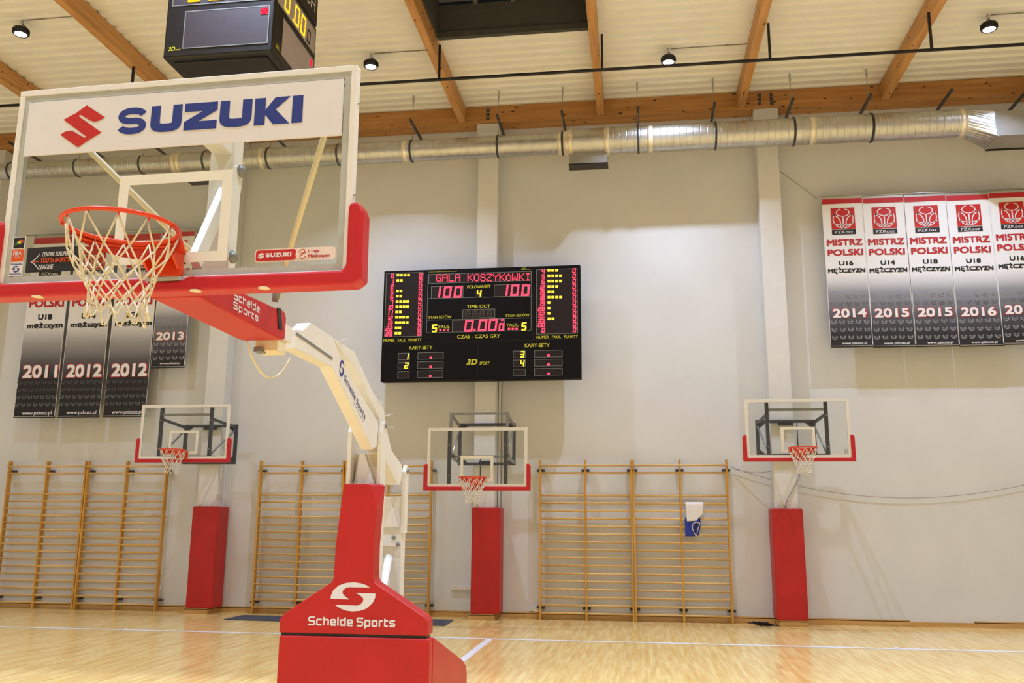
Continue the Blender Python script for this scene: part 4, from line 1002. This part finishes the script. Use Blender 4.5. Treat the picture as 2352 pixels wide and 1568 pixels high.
for xa, xb, rr in ((-9.22, -8.42, 0.20), (-1.19, -0.44, 0.26)):
    mb = MB(); mb.box2((xa, -0.08, -rr-0.22), (xb, 0.20, -rr+0.03), DUCTB, 0.006); mb.box2((xa-0.01, -0.09, -rr-0.235), (xb+0.01, 0.21, -rr-0.215), BLACK); mb.build('outlet_box', du)
mb = MB()
mb.bm.faces.ensure_lookup_table()
sq = [(6.62, -0.36), (6.62, 0.36)]; ringc = [Vector((6.20, 0.262*math.cos(2*PI*k/32+PI/4), 0.262*math.sin(2*PI*k/32+PI/4))) for k in range(32)]
def sqp(k):
    a = 2*PI*k/32+PI/4; c, s = math.cos(a), math.sin(a); q = max(abs(c), abs(s)); return Vector((6.66, 0.31*c/q-0.04, 0.24*s/q-0.19))
for k in range(32): mb.face((ringc[k], ringc[(k+1) % 32], sqp(k+1), sqp(k)), ZINC)
mb.box2((6.66, -0.35, -0.43), (8.3, 0.27, 0.05), DUCTB, 0.006); mb.box2((6.645, -0.365, -0.445), (6.68, 0.285, 0.065), DUCTB, 0.004)
mb.box2((6.66, 0.26, -0.46), (8.3, 0.29, -0.43), BLACK)
mb.build('plenum_box', du)
for x in (-14.8, -13.3, -11.75, -10.27, -8.83, -7.44, -5.93, -4.40, -2.62, -1.32, 0.17, 1.65, 3.12, 4.55):
    r = 0.19 if x < -9.5 else (0.222 if x < -1.4 else (0.272 if x > -1.25 else 0.228))
    mb = MB(); mb.lathe([(r-0.004, x-0.018), (r+0.008, x-0.018), (r+0.008, x+0.018), (r-0.004, x+0.018)], (0, 0, 0), (1, 0, 0), STEEL, 32); mb.build('clamp_ring', du)
    mb = MB(); mb.tube(((x, 0, r), (x, 0, ZC-DZ-0.06)), 0.006, CABLE, 5)
    mb.box2((x-0.018, -0.018, ZC-DZ-0.16), (x+0.018, 0.018, ZC-DZ-0.002), ALU, 0.004); mb.build('hanger_wire', du)
    mb = MB(); mb.box2((x-0.022, -0.22, 0.565), (x+0.022, D-DY, 0.61), STEEL)
    for k in range(7): mb.box2((x-0.012, -0.224, 0.0), (x-0.012, -0.224, 0.0), STEEL) if False else None
    mb.build('support_rail', du)
for x in (6.0, 7.4):
    mb = MB(); mb.box2((x-0.022, -0.22, 0.565), (x+0.022, D-DY, 0.61), STEEL); mb.build('support_rail', du)

# ------------------------------------------------------------------ black pipe hung under the rafters
bp2 = thing('sprinkler_pipe', (0, 14.2, 9.43), 'thin black pipe hung level below the roof rafters across the hall', 'pipe')
mb = MB(); mb.tube(((-18.6, 0, 0.02), (14.2, 0, -0.02)), 0.028, BLACKM, 8)
mb.build('pipe', bp2)
for x in (-17.66, -14.83, -11.96, -9.12, -6.30, -3.30, -0.44, 2.36, 4.93, 7.87, 10.7, 13.5):
    mb = MB(); mb.box2((x-0.02, -0.02, 0.02), (x+0.02, 0.02, 0.66), BLACKM); mb.build('drop_hanger', bp2)

# ------------------------------------------------------------------ LED high bay lamps
def make_lamp():
    t = thing('ceiling_lamp', (0, 0, 0), 'lamp', 'ceiling lamp', 'black high bay lamps under the roof')
    mb = MB(); mb.lathe([(0.0, -0.30), (0.07, -0.30), (0.17, -0.34), (0.19, -0.40), (0.19, -0.56), (0.175, -0.58), (0.15, -0.57), (0.15, -0.55), (0, -0.55)], (0, 0, 0), (0, 0, 1), BLACK, 24)
    for k in range(16):
        a = 2*PI*k/16; mb.box((0.19*math.cos(a), 0.19*math.sin(a), -0.46), (0.03, 0.008, 0.16), BLACK, rot=Matrix.Rotation(a, 3, 'Z'))
    mb.build('housing', t)
    mb = MB(); mb.lathe([(0.0, -0.565), (0.148, -0.565), (0.148, -0.56)], (0, 0, 0), (0, 0, 1), LENS, 24); mb.build('lens', t)
    mb = MB(); mb.tube(((0, 0, 0), (0, 0, -0.06)), 0.012, STEELG, 6)
    mb.tube([(0.035*math.sin(a*PI/5), 0, -0.11-0.05*math.cos(a*PI/5)) for a in range(10)], 0.008, STEELG, 6, closed=True)
    mb.tube([(0.03*math.sin(a*PI/5), 0.004*a, -0.21-0.05*math.cos(a*PI/5)) for a in range(10)], 0.008, STEELG, 6, closed=True)
    mb.bar((0.01, 0.0, -0.16), (0.12, 0.03, -0.30), 0.02, 0.02, BLACK); mb.tube(((0, 0, -0.25), (0, 0, -0.31)), 0.03, BLACK, 8)
    mb.build('hook', t)
    return t
L0 = make_lamp()
LP = [(-10.55, 13.0, 'black lamp under the roof at the far left corner of the view', -9.25), (-4.77, 14.88, 'black lamp under the roof just right of the scoreboard cube', -3.58),
      (0.74, 15.4, 'black lamp under the roof right of the skylight, above the scoreboard', 2.17), (6.15, 14.95, 'black lamp under the roof at the far right corner of the view', 7.79)]
for i, (x, y, lb, xr) in enumerate(LP):
    o = L0 if i == 0 else copy_tree(L0)
    o.location = (x, y, ZC); o.scale = (0.68, 0.68, 0.5); o['label'] = lb
    lamp_light('lamp_glow', (0, 0, -0.575), o)
    mb = MB(); mb.tube(((x+0.05, y, ZC-0.012), (xr, y, ZC-0.012)), 0.010, CABLE, 6)
    for k in (0.3, 0.75): mb.box((x+(xr-x)*k, y, ZC-0.010), (0.03, 0.03, 0.02), CABLE)
    tag(mb.build('lamp_cable'), 'thin ceiling cable running right from the '+lb.replace('black lamp under the roof ', 'lamp '), 'cable', 'lamp cables on the ceiling')

# ------------------------------------------------------------------ small things on the wall
t = thing('socket_strip', (-3.62, D, 0.50), 'white wall strip of sockets left of the middle red column pad', 'socket strip')
mb = MB(); mb.box2((0, -0.045, 0), (0.46, 0, 0.09), SOCK, 0.006); mb.build('trunking', t)
for k in range(5):
    mb = MB(); u = 0.055+k*0.087; mb.lathe([(0.0, 0), (0.026, 0.0), (0.026, 0.006), (0.018, 0.006), (0.016, 0.001), (0, 0.001)], (u, -0.045, 0.045), (0, -1, 0), PALE, 14); mb.build('socket', t)
t = thing('junction_box', (-2.06, D, 0.13), 'small white box low on the wall at the left foot of the wall bars', 'junction box')
mb = MB(); mb.box2((0.07, -0.09, 0), (0.17, 0, 0.10), SOCK, 0.006); mb.build('box', t)
mb = MB(); mb.box2((-0.02, -0.05, 0.01), (0.07, 0, 0.07), SOCK, 0.004); mb.build('plug', t)
mb = MB(); pts = [(2.30-0.012*k+0.18*math.cos(k*1.9), 17.25+0.10*math.sin(k*2.3)+0.06, 0.012+0.05*abs(math.sin(k*0.9))*(k > 3)) for k in range(16)]
mb.tube(pts, 0.012, BLACK, 6); tag(mb.build('coiled_cable'), 'small heap of black cable on the floor beside the right column pad', 'cable')
def sag(a, b, s, n=16): return [Vector(a).lerp(Vector(b), i/n)-Vector((0, 0, s*4*(i/n)*(1-i/n))) for i in range(n+1)]
mb = MB(); mb.tube(sag((1.80, 17.66, 2.86), (8.6, 17.66, 3.05), 0.66, 26), 0.005, CABLE, 5); tag(mb.build('sagging_cable'), 'long grey cable sagging across the bare right part of the wall', 'cable')
mb = MB(); mb.tube(sag((1.85, 17.655, 2.83), (2.95, 17.32, 2.95), 0.13, 12), 0.005, CABLE, 5); tag(mb.build('hanging_cable'), 'short grey cable drooping from the wall bars to the right hoop', 'cable')
mb = MB(); mb.tube([(2.98, 17.325, 3.0), (3.0, 17.325, 2.66), (2.76, 17.325, 2.26), (2.70, 17.325, 2.09)], 0.008, CABLE, 5); tag(mb.build('power_cable'), 'grey cable bending down the column into the top of the right column pad', 'cable')
mb = MB(); mb.box2((-2.715, 17.64, 0.12), (-2.665, D, 4.6), COLP, 0.004); mb.box2((-2.658, 17.675, 0.12), (-2.650, D, 4.6), CABLE); tag(mb.build('cable_conduit'), 'white vertical conduit on the wall below the scoreboard', 'conduit')
mb = MB(); mb.tube([(2.97, 17.68, 8.86), (3.70, 17.68, 8.20)], 0.004, CABLE, 5); tag(mb.build('stay_wire'), 'thin slanting wire from the right column down to the banner rail', 'wire')

# ------------------------------------------------------------------ clothes on the wall bars
def cloth(fn, nu, nv, m, thick=0.006, name='cloth', extra=None):
    mb = MB(); i = mb.mi(m); g = [[mb.bm.verts.new(fn(a/nu, b/nv)) for a in range(nu+1)] for b in range(nv+1)]
    for b in range(nv):
        for a in range(nu):
            f = mb.bm.faces.new((g[b][a], g[b+1][a], g[b+1][a+1], g[b][a+1])); f.material_index = i; f.smooth = True; f.tag = True
    if extra: extra(mb)
    o = mb.build(name); md = o.modifiers.new('thickness', 'SOLIDIFY'); md.thickness = thick; md.offset = 1; return o
RZ = 2.318-0.1462
def shirt_fn(a, b):
    x = 0.895+0.345*a-0.035*a*max(0, b-0.4)
    ln = 0.33-0.13*max(0.0, (a-0.62)/0.38)**0.6 if a > 0.62 else 0.33-0.02*a
    x += 0.03*b*(1-a)
    fold = 0.012*math.sin(a*13+b*2)*b
    if b < 0.25: th = b/0.25*PI; return Vector((x, 17.535-0.030*math.sin(th-PI/2)-0.03+0.0, RZ+0.024*math.sin(th)+0.0)) if False else Vector((x, 17.545-0.059*(b/0.25), RZ+0.026*math.sin(th)))
    return Vector((x, 17.482+fold*0.4, RZ-(b-0.25)/0.75*ln))
o = cloth(shirt_fn, 20, 18, SHIRT, 0.004, 'white_shirt'); tag(o, 'white shirt draped over a rung of the right wall bars above the blue shorts', 'shirt')
ZS = RZ-0.26
def shorts_fn(a, b):
    x = 0.888+0.285*a*(1-0.14*b)-0.005*b+0.02*math.sin(b*PI)*a
    z = ZS-0.345*b*(1-0.10*max(0, a-0.6))
    y = 17.494-0.014*math.sin(PI*a)*math.sin(PI*min(1, b*1.1))-0.004*math.sin(a*11+b*3)
    return Vector((x, y+0.01, z))
o = cloth(shorts_fn, 20, 18, SHORT, 0.006, 'blue_shorts')
tag(o, 'blue shorts with white trimmed leg hanging below the white shirt on the wall bars', 'shorts')
mb = MB(); yq = 17.478
lp = [(1.163, 1.81), (1.10, 1.825), (1.045, 1.81), (1.022, 1.77), (1.022, 1.71), (1.045, 1.64), (1.075, 1.585), (1.09, 1.575), (1.10, 1.60), (1.115, 1.68), (1.145, 1.76), (1.163, 1.81)]
mb.tube([(a, yq, b) for a, b in lp], 0.007, SHIRT, 6); tr = mb.build('white_trim', o)
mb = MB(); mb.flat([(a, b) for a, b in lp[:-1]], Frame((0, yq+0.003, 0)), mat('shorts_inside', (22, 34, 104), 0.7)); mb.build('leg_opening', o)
mb = MB(); mb.box2((0.90, 17.500, ZS-0.03), (1.15, 17.514, ZS), SHORT, 0.004); mb.build('waistband', o)
